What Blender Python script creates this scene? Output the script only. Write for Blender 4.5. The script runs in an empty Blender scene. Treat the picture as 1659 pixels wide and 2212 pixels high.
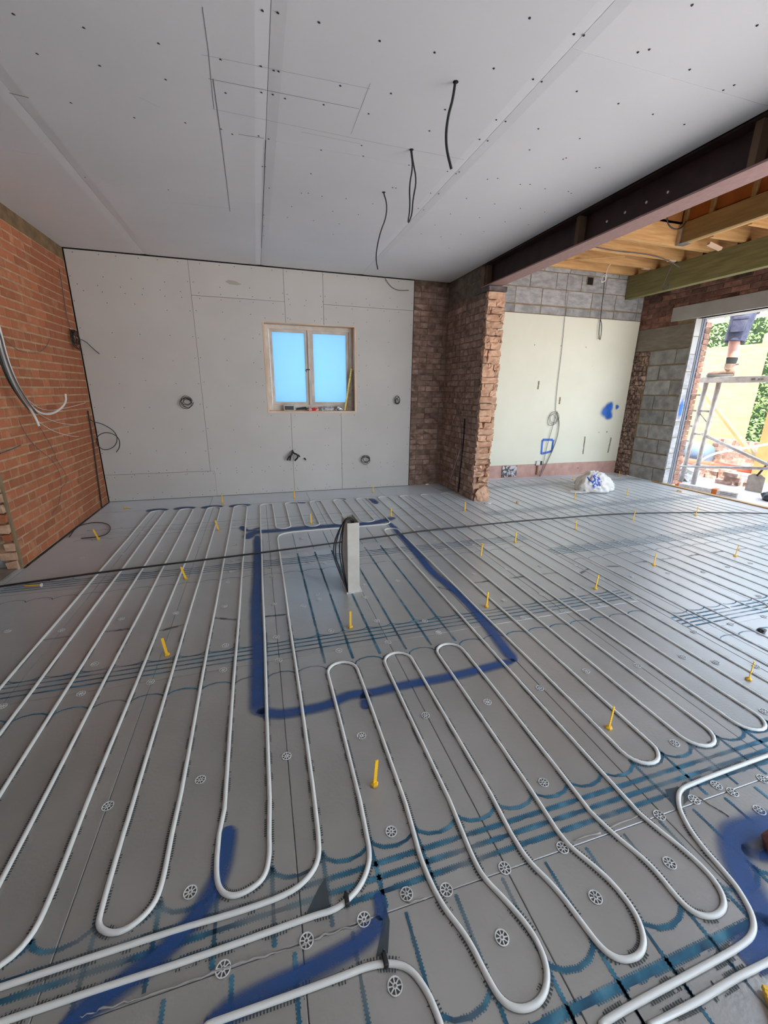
import bpy, bmesh, math, random
from mathutils import Vector, Matrix, noise
R = random.Random(7)
sc = bpy.context.scene
COL = sc.collection

# ------------------------------------------------------------------ camera, world, lights, exposure
F_PX = 889.004
RM = Matrix(((0.95822273, -0.28574597, 0.01258757),
             (-0.06961927, -0.27569499, -0.95872072),
             (0.27742091, 0.91779165, -0.28407064)))      # rows: right, down, forward
CAM = Vector((1.835, 0.0, 1.364))
cd = bpy.data.cameras.new('camera'); cam = bpy.data.objects.new('camera', cd); COL.objects.link(cam)
cd.sensor_fit = 'VERTICAL'; cd.sensor_height = 36.0; cd.lens = F_PX / 2212 * 36; cd.clip_start = .02; cd.clip_end = 200
m = Matrix.Identity(4)
for i in range(3):
    m[i][0] = RM[0][i]; m[i][1] = -RM[1][i]; m[i][2] = -RM[2][i]; m[i][3] = CAM[i]
cam.matrix_world = m
sc.camera = cam

w = bpy.data.worlds.new('sky'); sc.world = w; w.use_nodes = True
nt = w.node_tree; nt.nodes.clear()
wo = nt.nodes.new('ShaderNodeOutputWorld'); bg = nt.nodes.new('ShaderNodeBackground')
tc = nt.nodes.new('ShaderNodeTexCoord'); sx = nt.nodes.new('ShaderNodeSeparateXYZ'); cr = nt.nodes.new('ShaderNodeValToRGB')
cr.color_ramp.elements[0].position = 0.0; cr.color_ramp.elements[0].color = (.80, .86, .92, 1)
cr.color_ramp.elements[1].position = 1.0; cr.color_ramp.elements[1].color = (.42, .62, .95, 1)
nt.links.new(tc.outputs['Generated'], sx.inputs[0]); nt.links.new(sx.outputs['Z'], cr.inputs[0])
nt.links.new(cr.outputs[0], bg.inputs[0]); nt.links.new(bg.outputs[0], wo.inputs[0])
bg.inputs[1].default_value = 2.5

sd = bpy.data.lights.new('sun', 'SUN'); sd.energy = 8; sd.angle = math.radians(6); sd.color = (1, .95, .86)
so = bpy.data.objects.new('sun', sd); COL.objects.link(so)
so.rotation_euler = Vector((.22, .30, -1.0)).to_track_quat('-Z', 'Y').to_euler(); so.location = (0, 0, 8)

def portal(name, loc, look, sx_, sy_):
    d = bpy.data.lights.new(name, 'AREA'); d.shape = 'RECTANGLE'; d.size = sx_; d.size_y = sy_; d.cycles.is_portal = True
    o = bpy.data.objects.new(name, d); COL.objects.link(o); o.location = loc
    o.rotation_euler = Vector(look).to_track_quat('-Z', 'Y').to_euler()
portal('portal_garden_opening', (8.25, 2.95, 1.2), (-1, 0, 0), 3.8, 2.4)
portal('portal_guessed_patio', (6.27, .94, 1.2), (0, 1, 0), 3.2, 2.4)  # patio opening out of view, guessed to bring daylight from behind
portal('portal_side_opening', (4.68, -1.0, 1.15), (-1, 0, 0), 3.4, 2.3)  # unseen side opening, placed so daylight comes in from the right
portal('portal_guessed_rear', (2.2, -3.05, 1.5), (0, 1, 0), .8, 1.2)  # guessed rear opening behind the camera, added for daylight

sc.view_settings.view_transform = 'Standard'; sc.view_settings.look = 'None'
sc.view_settings.gamma = 1; sc.view_settings.use_curve_mapping = False
sc.view_settings.exposure = 1.28
sc.cycles.max_bounces = 10; sc.cycles.diffuse_bounces = 7; sc.cycles.glossy_bounces = 4
sc.cycles.transmission_bounces = 6; sc.cycles.transparent_max_bounces = 16
sc.cycles.use_denoising = True; sc.cycles.sample_clamp_indirect = 6
sc.cycles.caustics_reflective = False; sc.cycles.caustics_refractive = False

# ------------------------------------------------------------------ measuring helpers (a sight line cut by a real plane)
def ray(u, v): return RM.transposed() @ Vector(((u - 829.5) / F_PX, (v - 1106) / F_PX, 1.0))
def cut(u, v, ax, val):
    d = ray(u, v); return CAM + d * ((val - CAM[ax]) / d[ax])
def fl(u, v, z=0.0): return cut(u, v, 2, z)

# ------------------------------------------------------------------ object helpers
def link(name, me, parent=None):
    o = bpy.data.objects.new(name, me); COL.objects.link(o)
    if parent: o.parent = parent
    return o
def mesh(name, vs, fs, mat, smooth=False):
    me = bpy.data.meshes.new(name); me.from_pydata([tuple(v) for v in vs], [], fs); me.update()
    if mat: me.materials.append(mat)
    if smooth:
        for p in me.polygons: p.use_smooth = True
    return me
def tag(o, label=None, cat=None, group=None, kind=None):
    if label: o['label'] = label
    if cat: o['category'] = cat
    if group: o['group'] = group
    if kind: o['kind'] = kind
    return o
def empty(name, loc=(0, 0, 0), label=None, cat=None, group=None, kind=None, rz=0):
    o = bpy.data.objects.new(name, None); COL.objects.link(o); o.location = loc; o.rotation_euler.z = rz
    o.empty_display_size = .05
    return tag(o, label, cat, group, kind)

class MB:
    def __init__(s): s.v = []; s.f = []
    def add(s, vs, fs):
        n = len(s.v); s.v += [Vector(v) for v in vs]; s.f += [tuple(i + n for i in f) for f in fs]; return s
    def box(s, a, b, jit=0):
        (x0, y0, z0), (x1, y1, z1) = a, b
        vs = [Vector((x, y, z)) for z in (z0, z1) for y in (y0, y1) for x in (x0, x1)]
        if jit: vs = [v + Vector([R.uniform(-jit, jit) for _ in range(3)]) for v in vs]
        return s.add(vs, [(0, 2, 3, 1), (4, 5, 7, 6), (0, 1, 5, 4), (2, 6, 7, 3), (0, 4, 6, 2), (1, 3, 7, 5)])
    def bar(s, p, q, wd, th, up=(0, 0, 1)):
        p, q = Vector(p), Vector(q); d = (q - p).normalized(); up = Vector(up)
        if abs(d.dot(up)) > .98: up = Vector((1, 0, 0))
        a = d.cross(up).normalized() * wd / 2; b = a.cross(d).normalized() * th / 2
        vs = [e + x * a + y * b for e in (p, q) for x, y in ((-1, -1), (1, -1), (1, 1), (-1, 1))]
        return s.add(vs, [(0, 1, 2, 3), (7, 6, 5, 4), (0, 4, 5, 1), (1, 5, 6, 2), (2, 6, 7, 3), (3, 7, 4, 0)])
    def tube(s, pts, r, n=8, caps=True):
        pts = [Vector(p) for p in pts]; N = len(pts); rs = list(r) if isinstance(r, (list, tuple)) else [r] * N
        if len(rs) != N:
            K = len(rs) - 1; rs = [rs[min(int(i * K / (N - 1)), K - 1)] + (rs[min(int(i * K / (N - 1)), K - 1) + 1] - rs[min(int(i * K / (N - 1)), K - 1)]) * (i * K / (N - 1) - min(int(i * K / (N - 1)), K - 1)) for i in range(N)]
        t0 = (pts[1] - pts[0]).normalized(); ref = Vector((0, 0, 1)) if abs(t0.z) < .9 else Vector((1, 0, 0))
        a = t0.cross(ref).normalized(); base = len(s.v)
        for i, p in enumerate(pts):
            t = (pts[min(i + 1, N - 1)] - pts[max(i - 1, 0)]).normalized()
            a = (a - t * a.dot(t)); a = a.normalized() if a.length > 1e-6 else t.orthogonal().normalized()
            b = t.cross(a)
            for k in range(n):
                th = 2 * math.pi * k / n; s.v.append(p + (a * math.cos(th) + b * math.sin(th)) * rs[i])
        for i in range(N - 1):
            for k in range(n):
                k2 = (k + 1) % n; o = base + i * n
                s.f.append((o + k, o + k2, o + n + k2, o + n + k))
        if caps:
            s.f.append(tuple(base + k for k in reversed(range(n)))); s.f.append(tuple(base + (N - 1) * n + k for k in range(n)))
        return s
    def prism(s, poly, ax, a0, a1):
        # poly in the two other axes (in x,y,z order)
        def P(p, c):
            l = list(p); l.insert(ax, c); return Vector(l)
        n = len(poly); vs = [P(p, a0) for p in poly] + [P(p, a1) for p in poly]
        return s.add(vs, [tuple(range(n)), tuple(range(2 * n - 1, n - 1, -1))] + [(i, i + n, (i + 1) % n + n, (i + 1) % n) for i in range(n)])
    def lathe(s, c, prof, n=16, ax=Vector((0, 0, 1)), caps=True):
        c = Vector(c); ax = Vector(ax).normalized(); a = ax.orthogonal().normalized(); b = ax.cross(a); base = len(s.v)
        for r, h in prof:
            for k in range(n):
                t = 2 * math.pi * k / n; s.v.append(c + ax * h + (a * math.cos(t) + b * math.sin(t)) * r)
        for i in range(len(prof) - 1):
            for k in range(n):
                k2 = (k + 1) % n; o = base + i * n; s.f.append((o + k, o + k2, o + n + k2, o + n + k))
        if caps: s.f.append(tuple(base + k for k in reversed(range(n)))); s.f.append(tuple(base + (len(prof) - 1) * n + k for k in range(n)))
        return s
    def mesh(s, name, mat, smooth=False, fix=True):
        me = mesh(name, s.v, s.f, mat, smooth)
        if fix:
            b = bmesh.new(); b.from_mesh(me); bmesh.ops.recalc_face_normals(b, faces=b.faces); b.to_mesh(me); b.free()
            if smooth:
                for p in me.polygons: p.use_smooth = True
        return me
    def build(s, name, mat, parent=None, smooth=False, bevel=0, seg=1):
        o = link(name, s.mesh(name, mat, smooth), parent)
        if bevel:
            md = o.modifiers.new('b', 'BEVEL'); md.width = bevel; md.segments = seg; md.limit_method = 'ANGLE'
        return o
def smoothline(pts, it=2, closed=False):
    pts = [Vector(p) for p in pts]
    for _ in range(it):
        q = [pts[0]]
        for a, b in zip(pts[:-1], pts[1:]): q += [a * .75 + b * .25, a * .25 + b * .75]
        q.append(pts[-1]); pts = q
    return pts
def ribbon(pts, wd, z=None, u0=0.0):
    """flat strip along a line lying on the floor; uv = (metres along, -1..1 across)"""
    pts = [Vector(p) for p in pts]
    if z is not None: pts = [Vector((p.x, p.y, z)) for p in pts]
    V = []; UV = []; Fc = []; L = u0; N = len(pts)
    ws = wd if isinstance(wd, (list, tuple)) else [wd] * N
    for i, p in enumerate(pts):
        t = (pts[min(i + 1, N - 1)] - pts[max(i - 1, 0)]); t.normalize()
        nrm = Vector((0, 0, 1)) if z is not None else None
        a = Vector((-t.y, t.x, 0)) if z is not None else None
        if i: L += (p - pts[i - 1]).length
        V += [p - a * ws[i] / 2, p + a * ws[i] / 2]; UV += [(L, -1), (L, 1)]
        if i: Fc.append((2 * i - 2, 2 * i, 2 * i + 1, 2 * i - 1))
    return V, Fc, UV, L
def ribbons(name, items, mat, parent, z=.001):
    V, Fc, UV = [], [], []
    for pts, wd in items:
        v, f, uv, _ = ribbon(pts, wd, z); n = len(V); V += v; UV += uv; Fc += [tuple(i + n for i in q) for q in f]
    me = mesh(name, V, [tuple(reversed(f)) for f in Fc], mat)
    ul = me.uv_layers.new(name='UVMap')
    for lp in me.loops: ul.data[lp.index].uv = UV[lp.vertex_index]
    return link(name, me, parent)

# ------------------------------------------------------------------ materials
def mat(name, col, rough=.7, col2=None, scale=8, bump=0, bscale=60, metal=0, spec=.5, rnd=0, detail=4, stretch=None, col3=None, lo=.35, hi=.65):
    M = bpy.data.materials.new(name); M.use_nodes = True; T = M.node_tree; B = T.nodes['Principled BSDF']
    B.inputs['Roughness'].default_value = rough; B.inputs['Metallic'].default_value = metal
    B.inputs['Specular IOR Level'].default_value = spec
    N = T.nodes.new; Lk = T.links.new
    B.inputs['Base Color'].default_value = (*col, 1)
    tcn = N('ShaderNodeTexCoord'); vec = tcn.outputs['Object']
    if rnd or True:
        oi = N('ShaderNodeObjectInfo'); ad = N('ShaderNodeVectorMath'); ad.operation = 'MULTIPLY_ADD'
        cb = N('ShaderNodeCombineXYZ')
        for k in range(3): Lk(oi.outputs['Random'], cb.inputs[k])
        ad.inputs[1].default_value = (37, 53, 71); Lk(cb.outputs[0], ad.inputs[0]); Lk(vec, ad.inputs[2]); vec = ad.outputs[0]
    if stretch:
        mp = N('ShaderNodeMapping'); mp.inputs['Scale'].default_value = stretch; Lk(vec, mp.inputs[0]); vec = mp.outputs[0]
    out = None
    if col2:
        nz = N('ShaderNodeTexNoise'); nz.inputs['Scale'].default_value = scale; nz.inputs['Detail'].default_value = detail
        Lk(vec, nz.inputs['Vector']); cr_ = N('ShaderNodeValToRGB'); e = cr_.color_ramp.elements
        e[0].position = lo; e[0].color = (*col, 1); e[1].position = hi; e[1].color = (*col2, 1)
        if col3: q = e.new((lo + hi) / 2); q.color = (*col3, 1)
        Lk(nz.outputs[0], cr_.inputs[0]); out = cr_.outputs[0]
    if rnd:
        hs = N('ShaderNodeHueSaturation'); mr = N('ShaderNodeMapRange'); mr.inputs[3].default_value = 1 - rnd; mr.inputs[4].default_value = 1 + rnd
        Lk(oi.outputs['Random'], mr.inputs[0]); Lk(mr.outputs[0], hs.inputs['Value'])
        if out: Lk(out, hs.inputs['Color'])
        else: hs.inputs['Color'].default_value = (*col, 1)
        out = hs.outputs[0]
    if out: Lk(out, B.inputs['Base Color'])
    if bump:
        n2 = N('ShaderNodeTexNoise'); n2.inputs['Scale'].default_value = bscale; n2.inputs['Detail'].default_value = 5
        Lk(vec, n2.inputs['Vector']); bp = N('ShaderNodeBump'); bp.inputs['Strength'].default_value = bump; bp.inputs['Distance'].default_value = .01
        Lk(n2.outputs[0], bp.inputs['Height']); Lk(bp.outputs[0], B.inputs['Normal'])
    return M
def uvpaint(name, kind):
    """strip materials: 'groove' toothed blue foam channel, 'tick' comb edge only, 'spray' soft sprayed paint"""
    M = bpy.data.materials.new(name); M.use_nodes = True; T = M.node_tree; B = T.nodes['Principled BSDF']; O = T.nodes['Material Output']
    N = T.nodes.new; Lk = T.links.new
    def mth(op, a, b=None, c=None):
        n = N('ShaderNodeMath'); n.operation = op
        for i, q in enumerate((a, b, c)):
            if q is None: continue
            if isinstance(q, (int, float)): n.inputs[i].default_value = q
            else: Lk(q, n.inputs[i])
        return n.outputs[0]
    uv = N('ShaderNodeUVMap'); s = N('ShaderNodeSeparateXYZ'); Lk(uv.outputs[0], s.inputs[0])
    u, v = s.outputs[0], mth('ABSOLUTE', s.outputs[1])
    geo = N('ShaderNodeNewGeometry')
    nz = N('ShaderNodeTexNoise'); Lk(geo.outputs['Position'], nz.inputs['Vector'])
    if kind in ('groove', 'tick'):
        comb = mth('GREATER_THAN', mth('FRACT', mth('DIVIDE', u, .0075)), .55)
        nz.inputs['Scale'].default_value = 14; nz.inputs['Detail'].default_value = 5
        n2 = N('ShaderNodeTexNoise'); Lk(geo.outputs['Position'], n2.inputs['Vector']); n2.inputs['Scale'].default_value = 4
        c = N('ShaderNodeValToRGB'); e = c.color_ramp.elements; Lk(nz.outputs[0], c.inputs[0])
        if kind == 'groove':
            e[0].position = .3; e[0].color = (.008, .045, .085, 1); e[1].position = .72; e[1].color = (.09, .25, .33, 1)
            q = e.new(.52); q.color = (.02, .115, .18, 1)
            edge = mth('GREATER_THAN', v, .62); core = mth('SUBTRACT', 1.0, edge)
            a = mth('MAXIMUM', core, mth('MULTIPLY', comb, mth('GREATER_THAN', nz.outputs[0], .42)))
            fade = N('ShaderNodeMapRange'); fade.inputs[1].default_value = .36; fade.inputs[2].default_value = .56; fade.inputs[3].default_value = .35; fade.inputs[4].default_value = 1
            Lk(n2.outputs[0], fade.inputs[0]); a = mth('MULTIPLY', a, fade.outputs[0])
        else:
            e[0].position = .35; e[0].color = (.012, .014, .015, 1); e[1].position = .7; e[1].color = (.06, .07, .075, 1)
            a = mth('MULTIPLY', comb, mth('GREATER_THAN', nz.outputs[0], .5))
            a = mth('MAXIMUM', a, mth('MULTIPLY', .3, mth('LESS_THAN', v, .66)))
        Lk(c.outputs[0], B.inputs['Base Color']); B.inputs['Roughness'].default_value = .8
    else:
        nz.inputs['Scale'].default_value = 9; nz.inputs['Detail'].default_value = 6
        n3 = N('ShaderNodeTexNoise'); Lk(geo.outputs['Position'], n3.inputs['Vector']); n3.inputs['Scale'].default_value = 450
        mr = N('ShaderNodeMapRange'); mr.interpolation_type = 'SMOOTHSTEP'; mr.inputs[1].default_value = 0.0; mr.inputs[2].default_value = .72; mr.inputs[3].default_value = 0; mr.inputs[4].default_value = 1
        Lk(mth('SUBTRACT', mth('SUBTRACT', 1.0, v), mth('MULTIPLY', mth('SUBTRACT', nz.outputs[0], .5), .4)), mr.inputs[0])
        a = mth('MULTIPLY', mr.outputs[0], mth('ADD', .5, mth('MULTIPLY', nz.outputs[0], .6)))
        a = mth('MINIMUM', mth('MULTIPLY', a, mth('ADD', .6, mth('MULTIPLY', n3.outputs[0], .8))), .97)
        B.inputs['Base Color'].default_value = (.012, .062, .21, 1) if kind == 'spray' else (.0, .14, .62, 1)
        B.inputs['Roughness'].default_value = .6
    tr = N('ShaderNodeBsdfTransparent'); mx = N('ShaderNodeMixShader'); Lk(a, mx.inputs[0]); Lk(tr.outputs[0], mx.inputs[1]); Lk(B.outputs[0], mx.inputs[2]); Lk(mx.outputs[0], O.inputs[0])
    return M
M = {}
M['board'] = mat('insulation_facing', (.215, .20, .172), .34, (.26, .243, .212), 3.0, bump=.08, bscale=90, rnd=.035, spec=1.0)
M['board'].node_tree.nodes['Principled BSDF'].inputs['IOR'].default_value = 1.75; M['board'].node_tree.nodes['Principled BSDF'].inputs['Coat Weight'].default_value = .3; M['board'].node_tree.nodes['Principled BSDF'].inputs['Sheen Weight'].default_value = .9; M['board'].node_tree.nodes['Principled BSDF'].inputs['Sheen Roughness'].default_value = .35; M['board'].node_tree.nodes['Principled BSDF'].inputs['Sheen Tint'].default_value = (.85, .93, 1, 1); M['board'].node_tree.nodes['Principled BSDF'].inputs['Coat Roughness'].default_value = .25
M['concrete'] = mat('concrete', (.30, .25, .19), .9, (.2, .17, .13), 6, bump=.4)
M['plaster'] = mat('plasterboard_paper', (.55, .535, .50), .85, (.59, .575, .54), 1.6, bump=.03, bscale=200, rnd=.012, spec=.3)
M['ceilboard'] = mat('ceiling_board_paper', (.745, .765, .79), .8, (.785, .80, .825), 1.3, bump=.03, bscale=200, rnd=.012, spec=.3)
M['tooth'] = mat('broken_brick_toothing', (.12, .075, .06), .95, (.40, .28, .23), 22, bump=.9, bscale=40, rnd=.3, lo=.4, hi=.62)
M['pad_d'] = mat('dark_old_block', (.10, .085, .07), .95, (.20, .175, .15), 10, bump=.6)
M['packer'] = mat('old_brown_packing', (.12, .075, .045), .9)
M['dark_mark'] = mat('shadowed_hole', (.09, .085, .075), .8)  # darkened board tone, paints the shade inside the disc holes
M['screw'] = mat('black_screw', (.012, .012, .012), .5)
M['pencil'] = mat('pencil', (.22, .22, .23), .8)
M['dark'] = mat('dark_void', (.004, .004, .004), .9)
M['mortar_l'] = mat('smeared_mortar', (.52, .37, .23), .95, (.40, .26, .15), 9, bump=.5, bscale=40)
M['brick_l'] = mat('orange_red_brick', (.44, .14, .06), .9, (.52, .24, .125), 9, bump=.4, bscale=60, rnd=.18, col3=(.43, .15, .068), lo=.38, hi=.72)
M['mortar_p'] = mat('old_lime_mortar', (.13, .085, .06), .95, (.24, .17, .12), 12, bump=.6, bscale=40)
M['brick_p'] = mat('old_plastered_brick', (.17, .095, .065), .95, (.46, .32, .26), 11, bump=.7, bscale=45, rnd=.28, lo=.3, hi=.72)
M['brick_e'] = mat('hacked_brick', (.60, .38, .25), .95, (.42, .22, .13), 16, bump=.9, bscale=40, rnd=.15, lo=.42, hi=.75)
M['brick_d'] = mat('dark_red_brick', (.15, .06, .045), .9, (.27, .14, .11), 14, bump=.5, bscale=60, rnd=.5)
M['block'] = mat('concrete_block', (.29, .295, .29), .95, (.44, .445, .44), 9, bump=.5, bscale=60, rnd=.1, stretch=(1, 1, 2.5))
M['block_d'] = mat('darker_concrete_block', (.24, .245, .24), .95, (.38, .385, .38), 9, bump=.5, bscale=60, rnd=.18)
M['mortar_y'] = mat('yellow_sand_mortar', (.30, .22, .12), .95, (.22, .17, .10), 12, bump=.5)
M['padstone'] = mat('padstone_concrete', (.17, .14, .13), .95, (.08, .065, .06), 14, bump=.8, bscale=40)
M['lintel'] = mat('lintel_concrete', (.38, .385, .37), .85, (.44, .445, .43), 5, bump=.15)
M['render'] = mat('cement_render', (.20, .18, .145), .95, (.27, .245, .20), 6, bump=.3, stretch=(1, 1, 5))
M['cream'] = mat('cream_paint', (.70, .70, .56), .6, (.74, .74, .61), 2, bump=.04, bscale=50)
M['pinkplaster'] = mat('pink_undercoat', (.60, .38, .32), .9, (.50, .30, .25), 8, bump=.3)
M['steel_web'] = mat('red_oxide_steel', (.042, .018, .016), .55, (.025, .011, .01), 10, spec=.4)
M['steel_fl'] = mat('dusty_red_oxide_flange', (.30, .17, .16), .65, (.38, .25, .235), 26, stretch=(6, 1, 6), lo=.3, hi=.7)
M['timber'] = mat('new_softwood', (.50, .27, .095), .7, (.62, .38, .16), 3, bump=.08, stretch=(1, 10, 12), rnd=.12)
M['timber_y'] = mat('new_softwood_long', (.48, .28, .11), .7, (.60, .38, .17), 3, bump=.08, stretch=(10, 1, 12), rnd=.1)
M['timber_g'] = mat('green_treated_timber', (.19, .185, .075), .75, (.27, .26, .12), 3, bump=.1, stretch=(8, 1, 10), rnd=.1)
M['timber_o'] = mat('olive_treated_timber', (.26, .19, .075), .75, (.34, .25, .11), 3, bump=.1, stretch=(8, 1, 10))
M['osb'] = mat('roof_deck_board', (.40, .17, .045), .8, (.31, .12, .03), 5, bump=.1)
M['galv'] = mat('galvanised_steel', (.55, .56, .57), .4, (.4, .41, .42), 20, metal=.8)
M['pipe'] = mat('white_plastic_pipe', (.66, .65, .60), .38, bump=.05, bscale=120)
M['cable_b'] = mat('black_cable', (.012, .012, .012), .45)
M['cable_g'] = mat('grey_cable', (.10, .10, .10), .5)
M['cable_w'] = mat('white_cable', (.75, .74, .70), .5)
M['yellow'] = mat('yellow_plastic', (.80, .46, .02), .45, rnd=.08)
M['white'] = mat('white_plastic', (.72, .71, .68), .4, (.5, .49, .46), 30)
M['trunk'] = mat('dusty_white_metal_trunking', (.50, .47, .405), .5, (.57, .535, .47), 10)
M['wframe'] = mat('bare_window_timber', (.56, .47, .38), .7, (.70, .64, .56), 6, bump=.2, stretch=(1, 1, 1))
M['wlining'] = mat('raw_wood_lining', (.68, .48, .33), .7, (.78, .60, .44), 4, bump=.1)
M['red'] = mat('red_fabric', (.6, .03, .03), .8, (.75, .5, .5), 20, lo=.5, hi=.6)
M['foil'] = mat('crumpled_foil', (.6, .6, .62), .35, (.15, .15, .16), 40, metal=.7)
M['tin'] = mat('grey_metal_box', (.38, .38, .38), .4, (.2, .2, .2), 30, metal=.4)
M['lcd'] = mat('dark_screen', (.05, .048, .035), .4)
M['bag'] = mat('dusty_plastic_bag', (.66, .62, .56), .45, (.76, .76, .76), 7, bump=.3, bscale=14, lo=.4, hi=.6)
M['blue_print'] = mat('blue_print', (.03, .09, .45), .5)
M['paving'] = mat('dusty_paving', (.62, .54, .50), .9, (.74, .67, .63), 3, bump=.2)
M['ply'] = mat('hoarding_plywood', (.50, .33, .14), .7, (.42, .26, .10), 3, stretch=(1, 1, 8))
M['scaffold'] = mat('aluminium_tube', (.50, .48, .45), .45, (.35, .33, .31), 14, metal=.35)
M['brick_g'] = mat('garden_brick', (.24, .11, .07), .9, (.36, .23, .17), 14, bump=.4, rnd=.35)
M['mortar_g'] = mat('garden_mortar', (.55, .51, .46), .95)
M['orange'] = mat('orange_drain_plastic', (.42, .08, .03), .45)
M['barrel'] = mat('blue_grey_plastic_drum', (.10, .15, .21), .5)
M['leaf'] = mat('laurel_leaf', (.09, .20, .03), .5, (.30, .40, .16), 1.6, rnd=.0, spec=.4, detail=6)
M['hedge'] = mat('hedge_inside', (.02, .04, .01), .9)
M['skin'] = mat('sunlit_skin', (.62, .34, .27), .6)  # one even skin tone
M['shorts'] = mat('navy_work_fabric', (.035, .04, .08), .85, (.09, .095, .14), 9, bump=.3)
M['shirt'] = mat('dark_shirt', (.05, .05, .07), .9)
M['sock'] = mat('dark_sock', (.03, .035, .035), .95, bump=.4, bscale=200)
M['boot'] = mat('tan_suede_boot', (.34, .24, .18), .85, (.22, .15, .11), 20, bump=.3)
M['sole'] = mat('grey_boot_sole', (.12, .12, .12), .7)
M['hair'] = mat('brown_hair', (.06, .035, .02), .8)
M['closer'] = mat('grey_cavity_closer', (.12, .13, .15), .5, (.20, .22, .25), 12, stretch=(12, 12, 1), lo=.3, hi=.7)
M['sack'] = mat('black_rubble_sack', (.03, .03, .035), .5, bump=.3, bscale=20)
M['blade'] = mat('muddy_shovel_steel', (.42, .37, .31), .7, (.3, .26, .21), 12)
M['groove'] = uvpaint('blue_foam_channel', 'groove'); M['tick'] = uvpaint('comb_cut_edge', 'tick'); M['spray'] = uvpaint('blue_spray_paint', 'spray')
# frosted glass: lets the sky through, blurred
G = bpy.data.materials.new('frosted_glass'); G.use_nodes = True; T = G.node_tree; B = T.nodes['Principled BSDF']
B.inputs['Base Color'].default_value = (.42, .6, .72, 1); B.inputs['Roughness'].default_value = .3
tl = T.nodes.new('ShaderNodeBsdfTranslucent'); tl.inputs[0].default_value = (.33, .49, .60, 1)
mx = T.nodes.new('ShaderNodeMixShader'); mx.inputs[0].default_value = .8
T.links.new(B.outputs[0], mx.inputs[1]); T.links.new(tl.outputs[0], mx.inputs[2]); T.links.new(mx.outputs[0], T.nodes['Material Output'].inputs[0]); M['glass'] = G

# ------------------------------------------------------------------ dimensions
H = 2.75; YB = 5.65; XS = 4.43; XR = 7.9; YR = 5.80; DECK = 3.32
PX = lambda k: .59 + .149 * (k - 1)

# ------------------------------------------------------------------ bricks
def brick_meshes(name, L, h, d, mt, jit=.0015, n=3, chip=0.0):
    out = []
    for _ in range(n):
        b = MB(); b.box((-L / 2, -d, -h / 2), (L / 2, 0, h / 2), jit)
        me = b.mesh(name, mt)
        bm = bmesh.new(); bm.from_mesh(me)
        bmesh.ops.bevel(bm, geom=list(bm.edges), offset=.004, segments=1, affect='EDGES')
        if chip:
            for v in bm.verts: v.co += Vector([R.uniform(-chip, chip) for _ in range(3)])
        bm.to_mesh(me); bm.free(); out.append(me)
    return out
_cache = {}
def lay(parent, O, U, W, rows, mt, course=.075, bh=.065, blen=.215, pattern='flemish', depth=.03, limit=290, proud=.003, name='brick', z0=0.0, skip=None, chip=0.0, jit=.0015, uneven=.002):
    """courses of separate pieces on a face: O origin, U direction along, faces the side -> U x Z"""
    O = Vector(O); U = Vector(U).normalized(); Nn = U.cross(Vector((0, 0, 1)))   # outward normal
    ang = math.atan2(U.y, U.x); items = []
    for r in range(rows):
        zc = z0 + r * course + course / 2; x = 0.0; i = 0
        off = (blen + .01) / 2 if r % 2 else 0.0
        x = -off * (1 if pattern != 'flemish' else .5)
        while x < W - .02:
            if pattern == 'flemish': L = blen if (i + r) % 2 else blen * .475
            elif pattern == 'mixed': L = blen if R.random() < .6 else blen * .475
            else: L = blen
            a, b = max(x, 0.0), min(x + L, W)
            if b - a > .03:
                if not (skip and skip((a + b) / 2, zc)): items.append(((a + b) / 2, zc, b - a))
            x += L + .010; i += 1
    def key(it):
        p = O + U * it[0] + Vector((0, 0, it[1])); return (p - CAM).length
    items.sort(key=key); rest = MB()
    for q, (x, z, L) in enumerate(items):
        p = O + U * x + Vector((0, 0, z)) + Nn * (proud + R.uniform(-uneven, uneven))
        if q < limit:
            Lr = round(L / .02) * .02 if L < blen * .44 or (blen * .5 < L < blen * .97) else L
            kk = (name, round(Lr, 3), round(bh, 3), mt.name, depth)
            if kk not in _cache: _cache[kk] = brick_meshes(name, Lr, bh, depth, mt, jit, 3, chip)
            o = link(name, R.choice(_cache[kk]), parent); o.location = p
            # mesh front is +y side (y=0), outward normal must be Nn
            o.rotation_euler = (R.uniform(-.006, .006), R.uniform(-.006, .006), math.atan2(Nn.y, Nn.x) - math.pi / 2)
        else:
            a = U * L / 2; hz = Vector((0, 0, bh / 2)); dp = -Nn * depth
            rest.add([p + sx_ * a + sz * hz + t * dp for t in (0, 1) for sz in (-1, 1) for sx_ in (-1, 1)],
                     [(0, 1, 3, 2), (4, 6, 7, 5), (0, 4, 5, 1), (2, 3, 7, 6), (0, 2, 6, 4), (1, 5, 7, 3)])
    if rest.v:
        tag(rest.build(name + '_courses_beyond', mt, parent), kind='stuff')

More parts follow.
